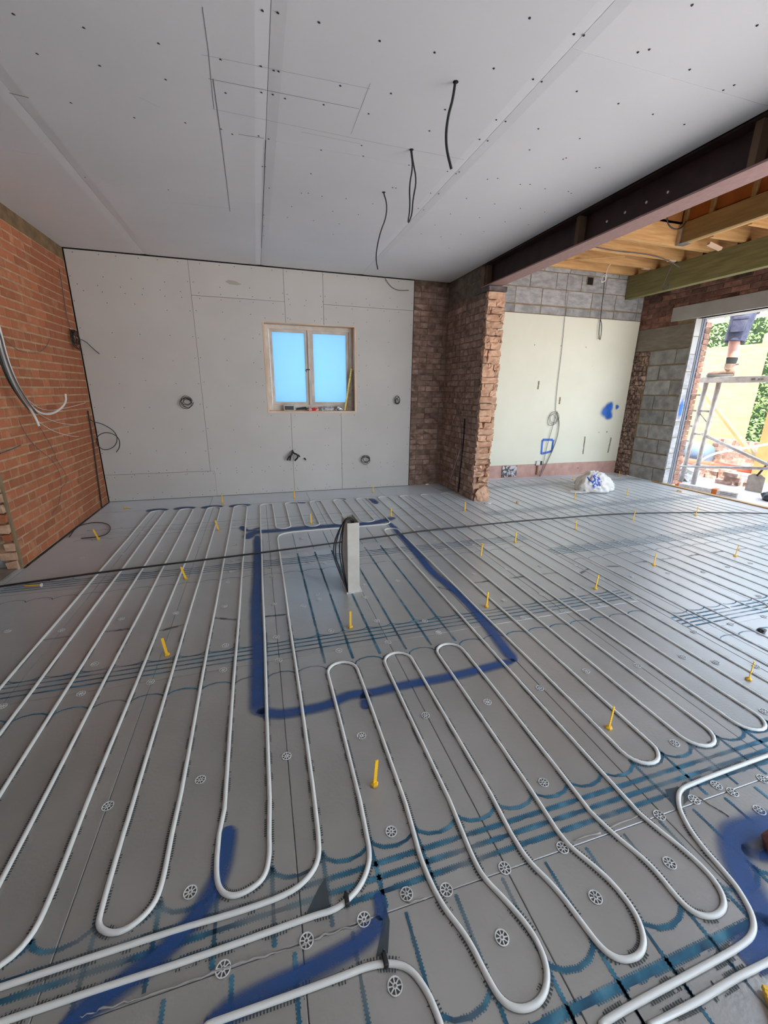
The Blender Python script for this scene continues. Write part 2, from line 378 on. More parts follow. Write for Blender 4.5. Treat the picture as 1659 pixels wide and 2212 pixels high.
# ------------------------------------------------------------------ floor
floor = MB().box((-1.7, -3.0, -.25), (4.63, YR + .05, -.035)).box((4.63, .95, -.25), (7.9, YR + .05, -.035)).build('floor', M['concrete']); tag(floor, kind='structure')
def panel_mesh(wx, wy, key={}):
    k = (round(wx, 3), round(wy, 3))
    if k not in key:
        b = MB().box((0, 0, -.035), (wx, wy, 0)); me = b.mesh('insulation_panel', M['board'])
        bm = bmesh.new(); bm.from_mesh(me); bmesh.ops.bevel(bm, geom=[e for e in bm.edges if all(v.co.z > -.001 for v in e.verts)], offset=.0018, segments=1, affect='EDGES')
        bm.to_mesh(me); bm.free(); key[k] = me
    return key[k]
def panels(xs, ys):
    for a, b in zip(xs[:-1], xs[1:]):
        for c, d in zip(ys[:-1], ys[1:]):
            o = link('insulation_panel', panel_mesh(b - a - .002, d - c - .002), floor); o.location = (a + .001, c + .001, R.uniform(-.0005, .0004))
XE = [.02, .05 + .603 * 1, 1.253, 1.853, 2.453, 3.053, 3.653, 4.253]
panels(XE, [.725, 1.925, 3.125, 4.325, 5.15])
panels([.02, 1.2, 2.4, 3.4, 4.253], [5.15, 5.645])
panels([-.55 + .6 * i for i in range(9)], [-1.675, -.475, .725])
panels([4.253, 4.42, 5.02, 5.62, 6.22, 6.82, 7.42, 7.88], [.96, 1.54, 2.74, 3.94, 4.60, 5.14, 5.79])
panels([4.253, 4.62], [-1.675, -.86, .34])
panels([-.6, .02], [.725, 1.925, 3.125, 3.62])

def arc(x0, x1, yb, ym, n=7):
    """scalloped channel between two neighbouring grooves"""
    c = (x0 + x1) / 2; r = (x1 - x0) / 2
    return [Vector((c + r * math.cos(math.pi * (1 - i / (n - 1))), yb + (ym - yb) * math.sin(math.pi * i / (n - 1)), 0)) for i in range(n)]
GW = .019
G_ = []
def line(x0, y0, x1, y1): return [Vector((x0 + (x1 - x0) * i / 8, y0 + (y1 - y0) * i / 8, 0)) for i in range(9)]
for n in range(4):
    y0 = .725 + 1.2 * n; top = min(y0 + 1.2, 5.15)
    if n == 3:
        for dy in (.05,): G_.append((line(.05, y0 + dy, 4.25, y0 + dy), .004))
    else:
        for dy in (.05, .087, .124): G_.append((line(.05, y0 + dy, 4.25, y0 + dy), GW if n == 0 else .012))
    if n == 1 or n == 2: G_.append((line(.05, y0 + .155, 4.25, y0 + .155), .009))
    for k in range(-2, 25):
        G_.append((arc(PX(k), PX(k + 1), y0 + (.20 if n == 0 else .19), y0 + .157 if n else y0 + .157), .015 if n == 0 else .008))
        if top < 5: G_.append((arc(PX(k), PX(k + 1), top - .145, top - .10), .010 if n == 0 else .006))
for n in range(4):
    y0 = 1.54 + 1.2 * n
    for dy in (.045, .08, .115, .15):
        if y0 + dy < 5.7: G_.append((line(4.26, y0 + dy, 7.85, y0 + dy), .013))
    for k in range(26, 49):
        if y0 + .2 < 5.6: G_.append((arc(PX(k), PX(k + 1), y0 + .215, y0 + .18), .008))
        G_.append((arc(PX(k), PX(k + 1), y0 - .12, y0 - .085), .008))
for k in (11, 12, 13, 14, 15, 16):
    G_.append((line(PX(k), 1.83, PX(k), 3.38), .017))
    G_.append((line(PX(k), 3.45, PX(k), 3.9), .006))
for k in range(6, 24): G_.append((line(PX(k), .735, PX(k), .93), .015))
for k in range(-1, 26):
    x = PX(k) + .0475
    G_.append((line(x, .712, x, .35 if k > 5 else -.3), .013))
    (G_.append((arc(x, x + .149, .53, .485), .016)) if k not in (12, 14, 16) and k > 10 else None); G_.append((line(x, .44, x, -.4), .010))
G_.append((line(2.05, .43, 4.2, .43), .026)); G_.append((line(.3, .44, 2.0, .44), .006)); G_.append((line(.4, .812, 1.1, .812), .02))
tag(ribbons('routed_channels', G_, M['groove'], floor, .0012), kind='stuff')

# ------------------------------------------------------------------ heating pipes
def up(x, y0, y1, st=.15):
    n = max(2, int(abs(y1 - y0) / st)); return [Vector((x + .0012 * math.sin(7 * i + x * 9), y0 + (y1 - y0) * i / n, 0)) for i in range(n + 1)]
def ubend(k, y, s, r=.0745):
    c = (PX(k) + PX(k + 1)) / 2
    return [Vector((c - r * math.cos(math.pi * i / 10), y + s * r * math.sin(math.pi * i / 10), 0)) for i in range(1, 10)]
def px(*ps): return [fl(u, v, .004).xy.to_3d() for u, v in ps]
PIPES = []
YT = 5.015
# outermost circuit on the left: legs 1-4
P = smoothline([(-1.2, .45, 0), (.2, .45, 0), (.5, .5, 0), (PX(1), .75, 0)]) + up(PX(1), .95, YT) + ubend(1, YT, 1) + up(PX(2), YT, .955) + ubend(2, .955, -1) + up(PX(3), .955, YT) + ubend(3, YT, 1) + up(PX(4), YT, 1.1) + smoothline([(PX(4), 1.0, 0), (PX(4) - .03, .82, 0), (.8, .68, 0), (.3, .62, 0), (-1.2, .60, 0)])
PIPES.append((P, 'white heating pipe in the outermost loops beside the orange brick wall'))
# second circuit: legs 5-9, short serpentine behind the rectangle, leg 10
P = smoothline([(-1.2, .48, 0), (.6, .62, 0)] + px((0, 2091), (68, 2025), (110, 1935), (162, 1800))) + up(PX(5), 1.3, YT) + ubend(5, YT, 1) + up(PX(6), YT, 1.2)
P += smoothline(px((266, 1800), (214, 1977), (212, 2003), (240, 2017), (278, 2006), (325, 1965), (348, 1920), (371, 1800)), 3) + up(PX(7), 1.25, YT) + ubend(7, YT, 1) + up(PX(8), YT, 1.15)
P += smoothline(px((473, 1800), (466, 1876), (472, 1922), (501, 1938), (540, 1922), (572, 1895), (582, 1850), (581, 1800)), 3) + up(PX(9), 1.15, YT) + ubend(9, YT, 1) + up(PX(10), YT, 4.15) + ubend(10, 4.15, -1) + up(PX(11), 4.15, YT) + ubend(11, YT, 1) + up(PX(12), YT, 4.15) + ubend(12, 4.15, -1)
P += up(PX(13), 4.15, YT) + ubend(13, YT, 1) + up(PX(14), YT, 4.15) + ubend(14, 4.15, -1) + up(PX(15), 4.15, YT) + ubend(15, YT, 1) + up(PX(16), YT, 4.15) + ubend(16, 4.15, -1) + up(PX(17), 4.15, YT) + ubend(17, YT, 1) + up(PX(18), YT, 4.15)
P += smoothline([(PX(18), 4.10, 0), (PX(18) - .005, 4.00, 0), (PX(18) - .06, 3.955, 0), (2.9, 3.955, 0)]) + [Vector((2.5, 3.956, 0))] + smoothline([(2.2, 3.955, 0), (2.04, 3.95, 0), (PX(10) + .02, 3.90, 0), (PX(10), 3.80, 0), (PX(10), 3.7, 0)]) + up(PX(10), 3.6, 1.15)
P += smoothline(px((687, 1800), (690, 1851), (672, 1890), (628, 1929), (520, 1968), (400, 2002), (200, 2066), (0, 2132))) + [Vector((-1.2, .40, 0))]
PIPES.append((P, 'white heating pipe snaking left of and behind the blue spray rectangle'))
# third circuit, in front: mid loops, wandering loops, long loops to the pier
P = [Vector((-1.0, .2, 0))] + smoothline(px((0, 2208), (200, 2140), (400, 2076), (560, 2020), (678, 1977), (720, 1966), (749, 1946), (780, 1912), (797, 1868), (798, 1835), (791, 1800))) + up(PX(11), 1.05, 1.74) + ubend(11, 1.74, 1) + up(PX(12), 1.74, 1.0)
P += smoothline(px((894, 1800), (911, 1863), (952, 1952), (1010, 2023), (1053, 2111), (1085, 2165), (1127, 2182), (1168, 2164), (1184, 2120), (1178, 2070), (1149, 2010), (1091, 1942), (1043, 1894), (1018, 1845), (1000, 1800)), 3) + up(PX(13), .97, 1.74) + ubend(13, 1.74, 1) + up(PX(14), 1.74, .95)
P += smoothline(px((1104, 1800), (1139, 1858), (1200, 1916), (1258, 1994), (1297, 2046), (1330, 2070), (1358, 2073), (1386, 2060), (1393, 2025), (1374, 1972), (1325, 1908), (1272, 1861), (1230, 1828), (1200, 1789)), 3) + up(PX(15), .92, 1.74) + ubend(15, 1.74, 1) + up(PX(16), 1.74, .95)
P += smoothline(px((1275, 1753), (1330, 1806), (1405, 1866), (1466, 1944), (1500, 1973), (1535, 1981), (1562, 1968), (1566, 1940), (1540, 1895), (1479, 1836), (1420, 1790), (1377, 1753)), 3) + up(PX(17), .93, 3.74) + ubend(17, 3.74, 1) + up(PX(18), 3.74, .965) + ubend(18, .965, -1) + up(PX(19), .965, YT) + ubend(19, YT, 1) + up(PX(20), YT, .965) + ubend(20, .965, -1) + up(PX(21), .965, YT) + ubend(21, YT, 1) + up(PX(22), YT, .965) + ubend(22, .965, -1) + up(PX(23), .965, YT) + ubend(23, YT, 1) + up(PX(24), YT, 1.1) + smoothline([(PX(24), .9, 0), (PX(24) + .05, .72, 0), (4.6, .6, 0), (5.6, .6, 0)])
PIPES.append((P, 'white heating pipe looping through the front edge of the blue rectangle, on to the pier'))
P = smoothline([(5.6, .45, 0), (4.5, .5, 0), (PX(25), .8, 0)]) + up(PX(25), 1.0, YT) + ubend(25, YT, 1) + up(PX(26), YT, 1.1) + ubend(26, 1.1, -1) + up(PX(27), 1.1, 4.42) + ubend(27, 4.42, 1) + up(PX(28), 4.42, 1.5) + smoothline([(PX(28), 1.2, 0), (4.7, .9, 0), (5.6, .8, 0)])
PIPES.append((P, 'white heating pipe whose loop ends closest to the side of the brick pier'))
def zigzag(k0, k1, ytop, ybot):
    P = up(PX(k0), ybot, ytop); k = k0
    while k < k1:
        P += ubend(k, ytop, 1) + up(PX(k + 1), ytop, ybot); k += 1
        if k < k1: P += ubend(k, ybot, -1) + up(PX(k + 1), ybot, ytop); k += 1
    return P
PIPES.append((zigzag(29, 38, 5.52, 1.68), 'white heating pipe in the right hand room, running under the carrier bag'))
PIPES.append((zigzag(39, 48, 5.52, 1.68), 'white heating pipe in the loops nearest the garden threshold'))
P = [Vector((5.8, .62, 0))] + smoothline(px((1659, 1631), (1560, 1667), (1496, 1692), (1470, 1704), (1464, 1725), (1471, 1758), (1504, 1814), (1579, 1899), (1601, 1930), (1626, 1975), (1630, 2010), (1610, 2038), (1504, 2096), (1355, 2176), (1297, 2212))) + [Vector((2.2, .1, 0))]
PIPES.append((P, 'white heating pipe turning a wide corner at the bottom right of the photo'))
P = [Vector((4.2, .55, 0))] + px((1700, 2052), (1659, 2077), (1593, 2110), (1504, 2163), (1407, 2212)) + [Vector((2.4, .12, 0))]
PIPES.append((P, 'short stretch of white heating pipe parallel to the corner pipe, beside the big yellow gauge'))
P = [Vector((.9, .25, 0))] + smoothline(px((450, 2212), (600, 2159), (740, 2108), (800, 2084), (850, 2079), (888, 2092), (921, 2137), (940, 2180), (952, 2212))) + [Vector((2.13, .3, 0))]
PIPES.append((P, 'white heating pipe bending towards the camera at the bottom centre'))
tk = []
for P, lab in PIPES:
    Q = [P[0]]
    for p in P[1:]:
        if (p - Q[-1]).length > .008: Q.append(p)
    o = MB().tube([(p.x, p.y, .0022 if p.x < 3.4 else max(.0022 - (p.x - 3.4) * .004, -.002)) for p in Q], .0078, 8).build('heating_pipe', M['pipe'], None, True)
    tag(o, lab, 'pipe', None)
    tk.append(([Vector((p.x, p.y, 0)) for p in Q if p.y < 2.5], .031))
ribbons('pipe_channel_edges', [t for t in tk if len(t[0]) > 2], M['tick'], floor, .0018)['kind'] = 'stuff'

# clips on pipes
for u, v, lab in ((749, 1946, 'black pipe clip on the pipe bend left of the front grey channel'), (832, 2076, 'black pipe clip on the bottom centre pipe bend')):
    c = fl(u, v, .004); b = MB().box((c.x - .006, c.y - .014, 0), (c.x + .006, c.y + .014, .017)).box((c.x - .003, c.y + .012, 0), (c.x + .003, c.y + .016, .024))
    tag(b.build('pipe_clip', M['cable_b'], bevel=.002), lab, 'clip')
# grey wedge cut-outs next to the pipes
wm = mat('cut_channel_base', (.06, .065, .065), .9, (.04, .06, .07), 12)
for poly in ([(703, 1897), (712, 1960), (706, 1968), (660, 1978), (690, 1915)], [(830, 1945), (842, 1990), (838, 2060), (812, 2068), (826, 2000)], [(1436, 1706), (1465, 1700), (1470, 1712), (1462, 1730), (1470, 1760), (1455, 1742)], [(1478, 1712), (1490, 1703), (1486, 1730), (1476, 1740)]):
    pts = [fl(u, v) for u, v in poly]; MB().add([(p.x, p.y, .0016) for p in pts], [tuple(range(len(pts)))]).build('cut_recess', wm, floor)

# ------------------------------------------------------------------ fixing discs
def disc_mesh():
    n = 24; V = []; Fc = []; r0, r1 = .0105, .029
    b = MB(); b.lathe((0, 0, .0005), [(.018, 0), (.0185, .0012), (.0178, .002), (.0160, .002), (.0154, .0002)], 20, caps=False)
    b.lathe((0, 0, .0005), [(.0062, 0), (.0062, .002), (.0040, .0024), (.0034, .0002)], 12, caps=False)
    for k in range(8):
        a = 2 * math.pi * k / 8; c, s = math.cos(a), math.sin(a)
        b.bar((c * .0058, s * .0058, .0012), (c * .0165, s * .0165, .0012), .0026, .0014)
    b.lathe((0, 0, .0002), [(.0153, 0), (.0062, 0.0001)], 16, caps=False); me = b.mesh('fixing_disc', M['white']); me.materials.append(M['dark_mark'])
    for p in me.polygons[-16:]: p.material_index = 1
    return me
DM = disc_mesh()
DISCS = '266,1197 351,1192 177,1206 377,1142 306,1149 386,1121 262,1337 133,1362 16,1364 205,1435 380,1325 325,1474 431,1181 508,1177 501,1212 500,1235 494,1258 485,1310 487,1395 482,1448 580,1169 585,1226 587,1246 591,1305 597,1377 602,1427 651,1163 661,1196 670,1216 702,1217 684,1284 689,1295 655,1310 715,1363 732,1406 787,1264 790,1291 814,1342 859,1255 838,1388 947,1367 918,1342 1024,1178 961,1186 938,1169 904,1138 959,1130 1020,1130 1095,1230 1024,1240 1167,1223 1089,1297 1170,1285 1130,1335 1215,1320 1239,1272 1297,1306 1297,1250 1366,1246 1442,1238 1519,1236 1572,1225 1621,1217 1474,1419 1546,1431 1377,1438 1266,1450 1633,1440 1499,1365 1578,1348 1650,1332 1639,1288 1369,1293 1246,1222 1276,1134 1224,1137 175,1499 233,1742 5,1526 433,1685 619,1634 781,1590 919,1546 1053,1517 1166,1487 1174,1691 845,1797 1215,1832 411,1928 482,2094 662,2033 786,1987 878,1932 964,1923 1090,1876 1084,2026 853,2131 1286,1939 1446,1865 1424,1762 1457,1606 1650,1537 1547,1697 1582,1712 1499,1728 1647,1683 1640,1751'
for s in DISCS.split():
    u, v = map(float, s.split(',')); p = fl(u, v)
    o = link('fixing_disc', DM, floor); o.location = (p.x, p.y, .0006); o.rotation_euler.z = R.uniform(0, 3)

# raised foam seams (ragged joint lines) near the front
seam = []
for pts in ([(170, 2200), (225, 2180), (290, 2160), (400, 2125), (470, 2098), (560, 2068), (640, 2050), (700, 2020), (770, 2000), (815, 1980)], [(880, 1950), (930, 1937)], [(1315, 1790), (1390, 1760)], [(1240, 1815), (1310, 1797)], [(1508, 1722), (1545, 1745), (1580, 1767)]):
    q = [fl(u, v) for u, v in pts]; q2 = []
    for a, b in zip(q[:-1], q[1:]):
        for i in range(6): q2.append(a.lerp(b, i / 6) + Vector((R.uniform(-.0025, .0025), R.uniform(-.003, .003), R.uniform(.0005, .003))))
    MB().tube(q2, [R.uniform(.001, .0035) for _ in q2], 5).build('foam_seam', mat('foam_seam', (.34, .31, .28), .8), floor, True)
# thin dark joint lines
# ------------------------------------------------------------------ spray paint
def spray(items, nm='spray_mark', label=None, z=.0028, mt='spray'):
    o = ribbons(nm, [(lambda q: (q, [wd * 1.35 * min(1, .35 + .65 * min(i, len(q) - 1 - i) / 3) for i in range(len(q))]))(smoothline([fl(u, v).xy.to_3d() for u, v in pts], 2)) for pts, wd in items], M[mt], floor, z)
    if label: o['label'] = label
    return o
spray([([(556, 1158), (557, 1190), (557, 1250), (553, 1300), (556, 1370), (559, 1440), (557, 1500), (562, 1545)], .085),
       ([(557, 1535), (600, 1545), (640, 1538), (700, 1527), (730, 1513), (760, 1500), (800, 1498), (870, 1481), (960, 1466), (1040, 1446), (1112, 1427)], .062),
       ([(1112, 1430), (1085, 1395), (1055, 1355), (1010, 1300), (960, 1258), (935, 1238), (900, 1195), (870, 1160), (840, 1128)], .075),
       ([(852, 1118), (820, 1128), (790, 1132), (700, 1137), (640, 1142), (590, 1147), (545, 1150), (532, 1165)], .12),
       ([(780, 1500), (793, 1505), (787, 1532)], .055), ([(522, 1137), (528, 1146), (545, 1147), (562, 1140)], .07)], label='blue sprayed rectangle outline', z=.0030)
for c in ((338, 1101), (397, 1097), (457, 1094), (517, 1091)): spray([([(c[0] - 22, c[1] + 4), (c[0] - 5, c[1] + .3), (c[0] + 15, c[1] - .3), (c[0] + 20, c[1] + 2)], .10)])
spray([([(795, 1078), (806, 1080), (813, 1089)], .10), ([(622, 1086), (650, 1086), (660, 1087)], .05), ([(723, 1080), (735, 1078), (748, 1079)], .05)])
spray([([(495, 1785), (492, 1820), (482, 1870), (468, 1910), (440, 1960), (400, 2010), (340, 2070), (260, 2130), (120, 2230)], .06)], label='long blue sprayed streak at the left front')
spray([([(825, 1985), (790, 2030), (720, 2070), (640, 2110), (560, 2150), (440, 2215)], .05), ([(815, 1930), (822, 1960), (822, 1990)], .035)])
spray([([(1700, 1775), (1650, 1785), (1600, 1795), (1582, 1812), (1590, 1860), (1612, 1910), (1640, 1960), (1690, 2010)], .09), ([(1690, 2005), (1650, 2045), (1600, 2070)], .09), ([(1700, 1830), (1640, 1850), (1600, 1830)], .05)], label='blue sprayed loop at the right edge')

# ------------------------------------------------------------------ back wall
def wall_box(name, a, b, mt): o = MB().box(a, b).build(name, mt); return tag(o, kind='structure')
wb = MB()
WX0, WX1, WZ0, WZ1 = 1.972, 3.12, 1.08, 2.135
wb.box((-.3, 5.668, 0), (WX0 - .03, 5.95, 2.9)).box((WX1 + .03, 5.668, 0), (3.93, 5.95, 2.9)).box((WX0 - .03, 5.668, 0), (WX1 + .03, 5.95, WZ0 - .03)).box((WX0 - .03, 5.668, WZ1 + .03), (WX1 + .03, 5.95, 2.9))
wall_back = tag(wb.build('wall_back', M['dark']), kind='structure')
def pboard(poly, jig=0): 
    return MB().prism(poly, 1, YB, YB + .0125).build('plasterboard', M['plaster'], wall_back, bevel=.0012)
g = .0016
TOP = 2.738
pboard([(.012, .335 + g), (1.2 - g, .335 + g), (1.2 - g, TOP), (.012, TOP)])
pboard([(.012, .004), (1.2 + .05, .004), (1.2 + .05, .335 - g), (.012, .335 - g)])
pboard([(1.2 + g, .335 + g), (1.25 + g, .335 - g), (1.25 + g, .004), (2.25 - g, .004), (2.25 - g, WZ0 - .012), (WX0 - .012, WZ0 - .012), (WX0 - .012, WZ1 + .012), (2.243 - g, WZ1 + .012), (2.243 - g, 2.38 - g), (1.2 + g, 2.38 - g)])
pboard([(1.2 + g, 2.38 + g), (2.243 - g, 2.38 + g), (2.243 - g, TOP), (1.2 + g, TOP)])
pboard([(2.243 + g, WZ1 + .012), (2.715 - g, WZ1 + .012), (2.715 - g, TOP), (2.243 + g, TOP)])
pboard([(2.25 + g, .004), (2.917 - g, .004), (2.917 - g, WZ0 - .012), (2.25 + g, WZ0 - .012)])
pboard([(2.715 + g, 2.38 - g), (2.715 + g, WZ1 + .012), (WX1 + .012, WZ1 + .012), (WX1 + .012, WZ0 - .012), (2.917 + g, WZ0 - .012), (2.917 + g, .004), (3.915, .004), (3.915, 2.38 - g)])
pboard([(2.715 + g, 2.38 + g), (3.915, 2.38 + g), (3.915, TOP), (2.715 + g, TOP)])
# screws
def screws(name, pts, ax, parent, r=.0042):
    b = MB()
    for p in pts:
        p = Vector(p); n = Vector((0, 0, 0)); n[ax] = -1
        a = n.orthogonal().normalized() * r; c = n.cross(a)
        vs = [p + n * .0006 + a * math.cos(t) * (1.5 if k % 2 else 1) + c * math.sin(t) for k, t in enumerate([i * math.pi / 3 for i in range(6)])]
        b.add(vs, [tuple(range(6))])
    return tag(b.build(name, M['screw'], parent), kind='stuff')
sp = []
for x in (.03, .33, .61, .93, 1.17, 1.23, 1.52, 1.84, 2.22, 2.28, 2.69, 2.74, 3.27, 3.58, 3.89):
    z = .06
    while z < 2.72:
        zz = z + R.uniform(-.03, .03)
        if not (WX0 - .03 < x < WX1 + .03 and WZ0 - .03 < zz < WZ1 + .03): sp.append((x + R.uniform(-.008, .008), YB, zz))
        z += .27
for z in (.30, .365, 2.35, 2.41, 2.71, .03): 
    x = .1
    while x < 3.9: sp.append((x + R.uniform(-.03, .03), YB, z)); x += .2
for x in (2.0, 2.3, 2.6, 2.9, 3.1): sp += [(x, YB, WZ1 + .05), (x, YB, WZ0 - .05)]
for z in (1.2, 1.4, 1.6, 1.8, 2.0): sp += [(WX0 - .05, YB, z), (WX1 + .05, YB, z)]
screws('screw_heads', sp, 1, wall_back)
MB().add([(x, YB - .0006, z) for x, z in ((1.58, 2.55), (1.62, 2.57), (1.70, 2.56), (1.76, 2.53), (1.70, 2.52), (1.62, 2.525))], [(0, 1, 2, 3, 4, 5)]).build('dirty_smudge', mat('smudge', (.42, .39, .32), .9), wall_back)

# ------------------------------------------------------------------ window
win = empty('window_1', ((WX0 + WX1) / 2, 5.72, WZ0), kind='structure')
wv = lambda b, n, mt, bev=.002, par=None: (lambda o: (setattr(o, 'parent', par or win), setattr(o, 'matrix_parent_inverse', Matrix.Translation(-win.location)), o)[-1])(b.build(n, mt, bevel=bev))
D0, D1 = YB + .002, 5.80
wv(MB().box((WX0 - .012, D0 - .004, WZ1 - .0), (WX1 + .012, D1, WZ1 + .012)), 'head_lining', M['wlining'])
wv(MB().box((WX0 - .012, D0 - .004, WZ0), (WX0 + .012, D1, WZ1)), 'side_lining', M['wlining'])
wv(MB().box((WX1 - .012, D0 - .004, WZ0), (WX1 + .012, D1, WZ1)), 'side_lining', M['wlining'])
wv(MB().box((WX0 - .012, D0 - .008, WZ0 - .02), (WX1 + .012, D1, WZ0 + .006)), 'window_sill', M['wlining'])
fx0, fx1, fz0, fz1 = WX0 + .014, WX1 - .014, WZ0 + .008, WZ1 - .002; FY = 5.755
fr = MB().box((fx0, FY, fz0), (fx0 + .05, FY + .05, fz1)).box((fx1 - .05, FY, fz0), (fx1, FY + .05, fz1)).box((fx0 + .05, FY, fz1 - .05), (fx1 - .05, FY + .05, fz1)).box((fx0 + .05, FY, fz0), (fx1 - .05, FY + .05, fz0 + .075))
mid = (fx0 + fx1) / 2 - .02
fr.box((mid - .012, FY - .006, fz0 + .075), (mid + .022, FY + .05, fz1 - .05))
wv(fr, 'window_frame', M['wframe'])
for a, b in ((fx0 + .052, mid - .014), (mid + .024, fx1 - .052)):
    z0, z1 = fz0 + .072, fz1 - .048; s = .034
    wv(MB().box((a, FY + .01, z0), (a + s, FY + .045, z1)).box((b - s, FY + .01, z0), (b, FY + .045, z1)).box((a + s, FY + .01, z0), (b - s, FY + .045, z0 + s)).box((a + s, FY + .01, z1 - s), (b - s, FY + .045, z1)), 'sash', M['wframe']); sash_ = win.children[-1] if 0 else bpy.data.objects[sorted([q.name for q in win.children if q.name.startswith('sash')])[-1]]
    wv(MB().box((a + s - .004, FY + .025, z0 + s - .004), (b - s + .004, FY + .031, z1 - s + .004)), 'pane', M['glass'], 0); pn_ = [q for q in win.children if q.name.startswith('pane')][-1]; pn_.parent = sash_; pn_.matrix_parent_inverse = Matrix.Identity(4)
wv(MB().box((mid - .045, FY - .012, 1.60), (mid + .004, FY - .002, 1.615)).tube([(mid - .045, FY - .012, 1.607), (mid - .055, FY - .03, 1.60), (mid - .04, FY - .035, 1.575)], .005, 6), 'window_catch', M['cable_b'])
wall_box('trim_1', (1.8, 5.96, .9), (3.3, 5.99, .95), M['brick_d'])

# things on the sill
SZ = WZ0 + .0065
def sp_(u, y=5.685): return cut(u, 885, 1, y).x
o = empty('handheld_meter', (sp_(625), 5.69, SZ), 'small white-framed device with a dark face at the left of the window sill', 'device')
xx = o.location.x
MB().box((-.072, -.012, 0), (.072, .014, .075)).build('casing', M['white'], o, bevel=.006)
MB().box((-.058, -.0145, .012), (.058, -.0115, .063)).build('display', M['lcd'], o)
b = MB().tube([(sp_(640), 5.69, SZ + .022), (sp_(662), 5.70, SZ + .036)], [.013, .017], 8).box((sp_(660), 5.69, SZ + .012), (sp_(668), 5.71, SZ + .04))
tag(b.build('tool_handle', M['cable_b'], bevel=.003), 'black tool handle lying right of the white-framed device', 'tool')
def crumple(name, c, sx_, sy_, sz_, mt, label, cat, seed=1, sub=3, amp=.25, parent=None, sharp=2.2):
    bm = bmesh.new(); bmesh.ops.create_icosphere(bm, subdivisions=sub, radius=1)
    for v in bm.verts:
        n = noise.noise(v.co * sharp + Vector((seed, seed, 0))) + .5 * noise.noise(v.co * sharp * 2.3 + Vector((0, seed, 3)))
        v.co *= 1 + amp * n; v.co.x *= sx_; v.co.y *= sy_; v.co.z = max(v.co.z * sz_, -sz_ * .6)
    zmin = min(v.co.z for v in bm.verts)
    for v in bm.verts: v.co.z -= zmin
    me = bpy.data.meshes.new(name); bm.to_mesh(me); bm.free(); me.materials.append(mt)
    o = link(name, me, parent); o.location = c
    if label: tag(o, label, cat)
    return o
crumple('work_gloves', (sp_(676), 5.682, SZ), .075, .022, .024, M['red'], 'red and white work gloves dropped in the middle of the sill', 'gloves', 3)
o = empty('metal_tin', (sp_(707), 5.69, SZ), 'flat grey metal tin with dark marks on the sill, beside crumpled foil', 'tin')
MB().prism([(-.08, 0), (.08, 0), (.085, .02), (.085, .045), (-.085, .045), (-.085, .02)], 1, -.02, .02).build('body', M['tin'], o, bevel=.004)
MB().box((-.078, -.022, .046), (.078, .022, .053)).build('lid', M['foil'], o, bevel=.002)
MB().box((-.06, -.022, .018), (-.03, -.0195, .034)).build('dark_print', M['lcd'], o)
crumple('foil_ball', (sp_(732), 5.69, SZ), .045, .028, .04, M['foil'], 'crumpled silver foil between the tin and the yellow stick', 'foil', 5, 3, .45, sharp=3)
p0, p1 = Vector((cut(745, 887, 1, 5.675).x, 5.678, SZ + .006)), cut(759, 796, 1, 5.71)
b = MB().bar(p0, p1, .022, .008, (0, 1, 0)); tag(b.build('yellow_rule', mat('yellow_rule', (.62, .45, .05), .5, (.8, .65, .2), 40, stretch=(.2, .2, 3)), bevel=.001), 'yellow folding rule leaning against the right window lining', 'rule')
b = MB().add([(p0.x + .02, 5.70, SZ), (WX1 - .016, 5.70, SZ), (WX1 - .016, 5.70, p1.z - .02), (p1.x + .01, 5.70, p1.z - .02), (p0.x + .02, 5.708, SZ), (WX1 - .016, 5.708, SZ), (WX1 - .016, 5.708, p1.z - .02), (p1.x + .01, 5.708, p1.z - .02)], [(0, 1, 2, 3), (7, 6, 5, 4), (0, 4, 5, 1), (1, 5, 6, 2), (2, 6, 7, 3), (3, 7, 4, 0)])
tag(b.build('offcut_board', mat('brown_offcut', (.16, .12, .08), .8, (.25, .20, .15), 20)), 'brown board offcut standing behind the yellow folding rule', 'board')

# ------------------------------------------------------------------ ceiling boards (tapered long edges)
ceil = MB().box((-1.7, -3.0, H + .018), (4.60, YR, H + .10)).build('ceiling', M['dark']); tag(ceil, kind='structure')
def cboard(x0, x1, y0, y1):
    x0 += .0012; x1 -= .0012; y0 += .001; y1 -= .001; t = .0036; w_ = .058
    # profile in x,z
    pr = [(x0, H + t), (x0 + w_, H), (x1 - w_, H), (x1, H + t), (x1, H + .0145), (x0, H + .0145)]
    MB().prism(pr, 1, y0, y1).build('ceiling_board', M['ceilboard'], ceil)
cx = [-1.65, -.435, .775, 1.99, 3.205, 4.425]; yo = [[-3, -.6, 1.8, 4.2, YB - .004], [-3, -1.2, 1.2, 3.6, YB - .004], [-3, -1.0, 1.45, 3.9, YB - .004], [-3, -1.8, .6, 2.985, YB - .004], [-3, -.5, 1.9, 4.3, YB - .004]]
for (a, b), ys in zip(zip(cx[:-1], cx[1:]), yo):
    for c, d in zip(ys[:-1], ys[1:]): cboard(a, b, c, d)
CS = '1133,45 1200,55 1378,96 1640,176 57,60 361,119 684,187 160,232 430,283 715,343 952,256 1127,286 1182,304 1203,308 1470,370 1398,452 1592,491 1129,399 1178,408 1231,425 974,401 306,444 580,508 800,530 955,557 1003,579 1117,587 1160,600 1387,648 1343,750 1569,674 1562,628 1133,719 1145,719 1163,812 1302,834 1332,834 727,820 367,766 1391,848 1495,858 1610,880 1437,913 1242,939 1548,927 1465,967 1355,953 1139,928 1139,977 1139,1018 1260,892 1440,1012'
csp = [fl(float(a) / 2, float(b) / 2, H) for a, b in (s.split(',') for s in CS.split())]
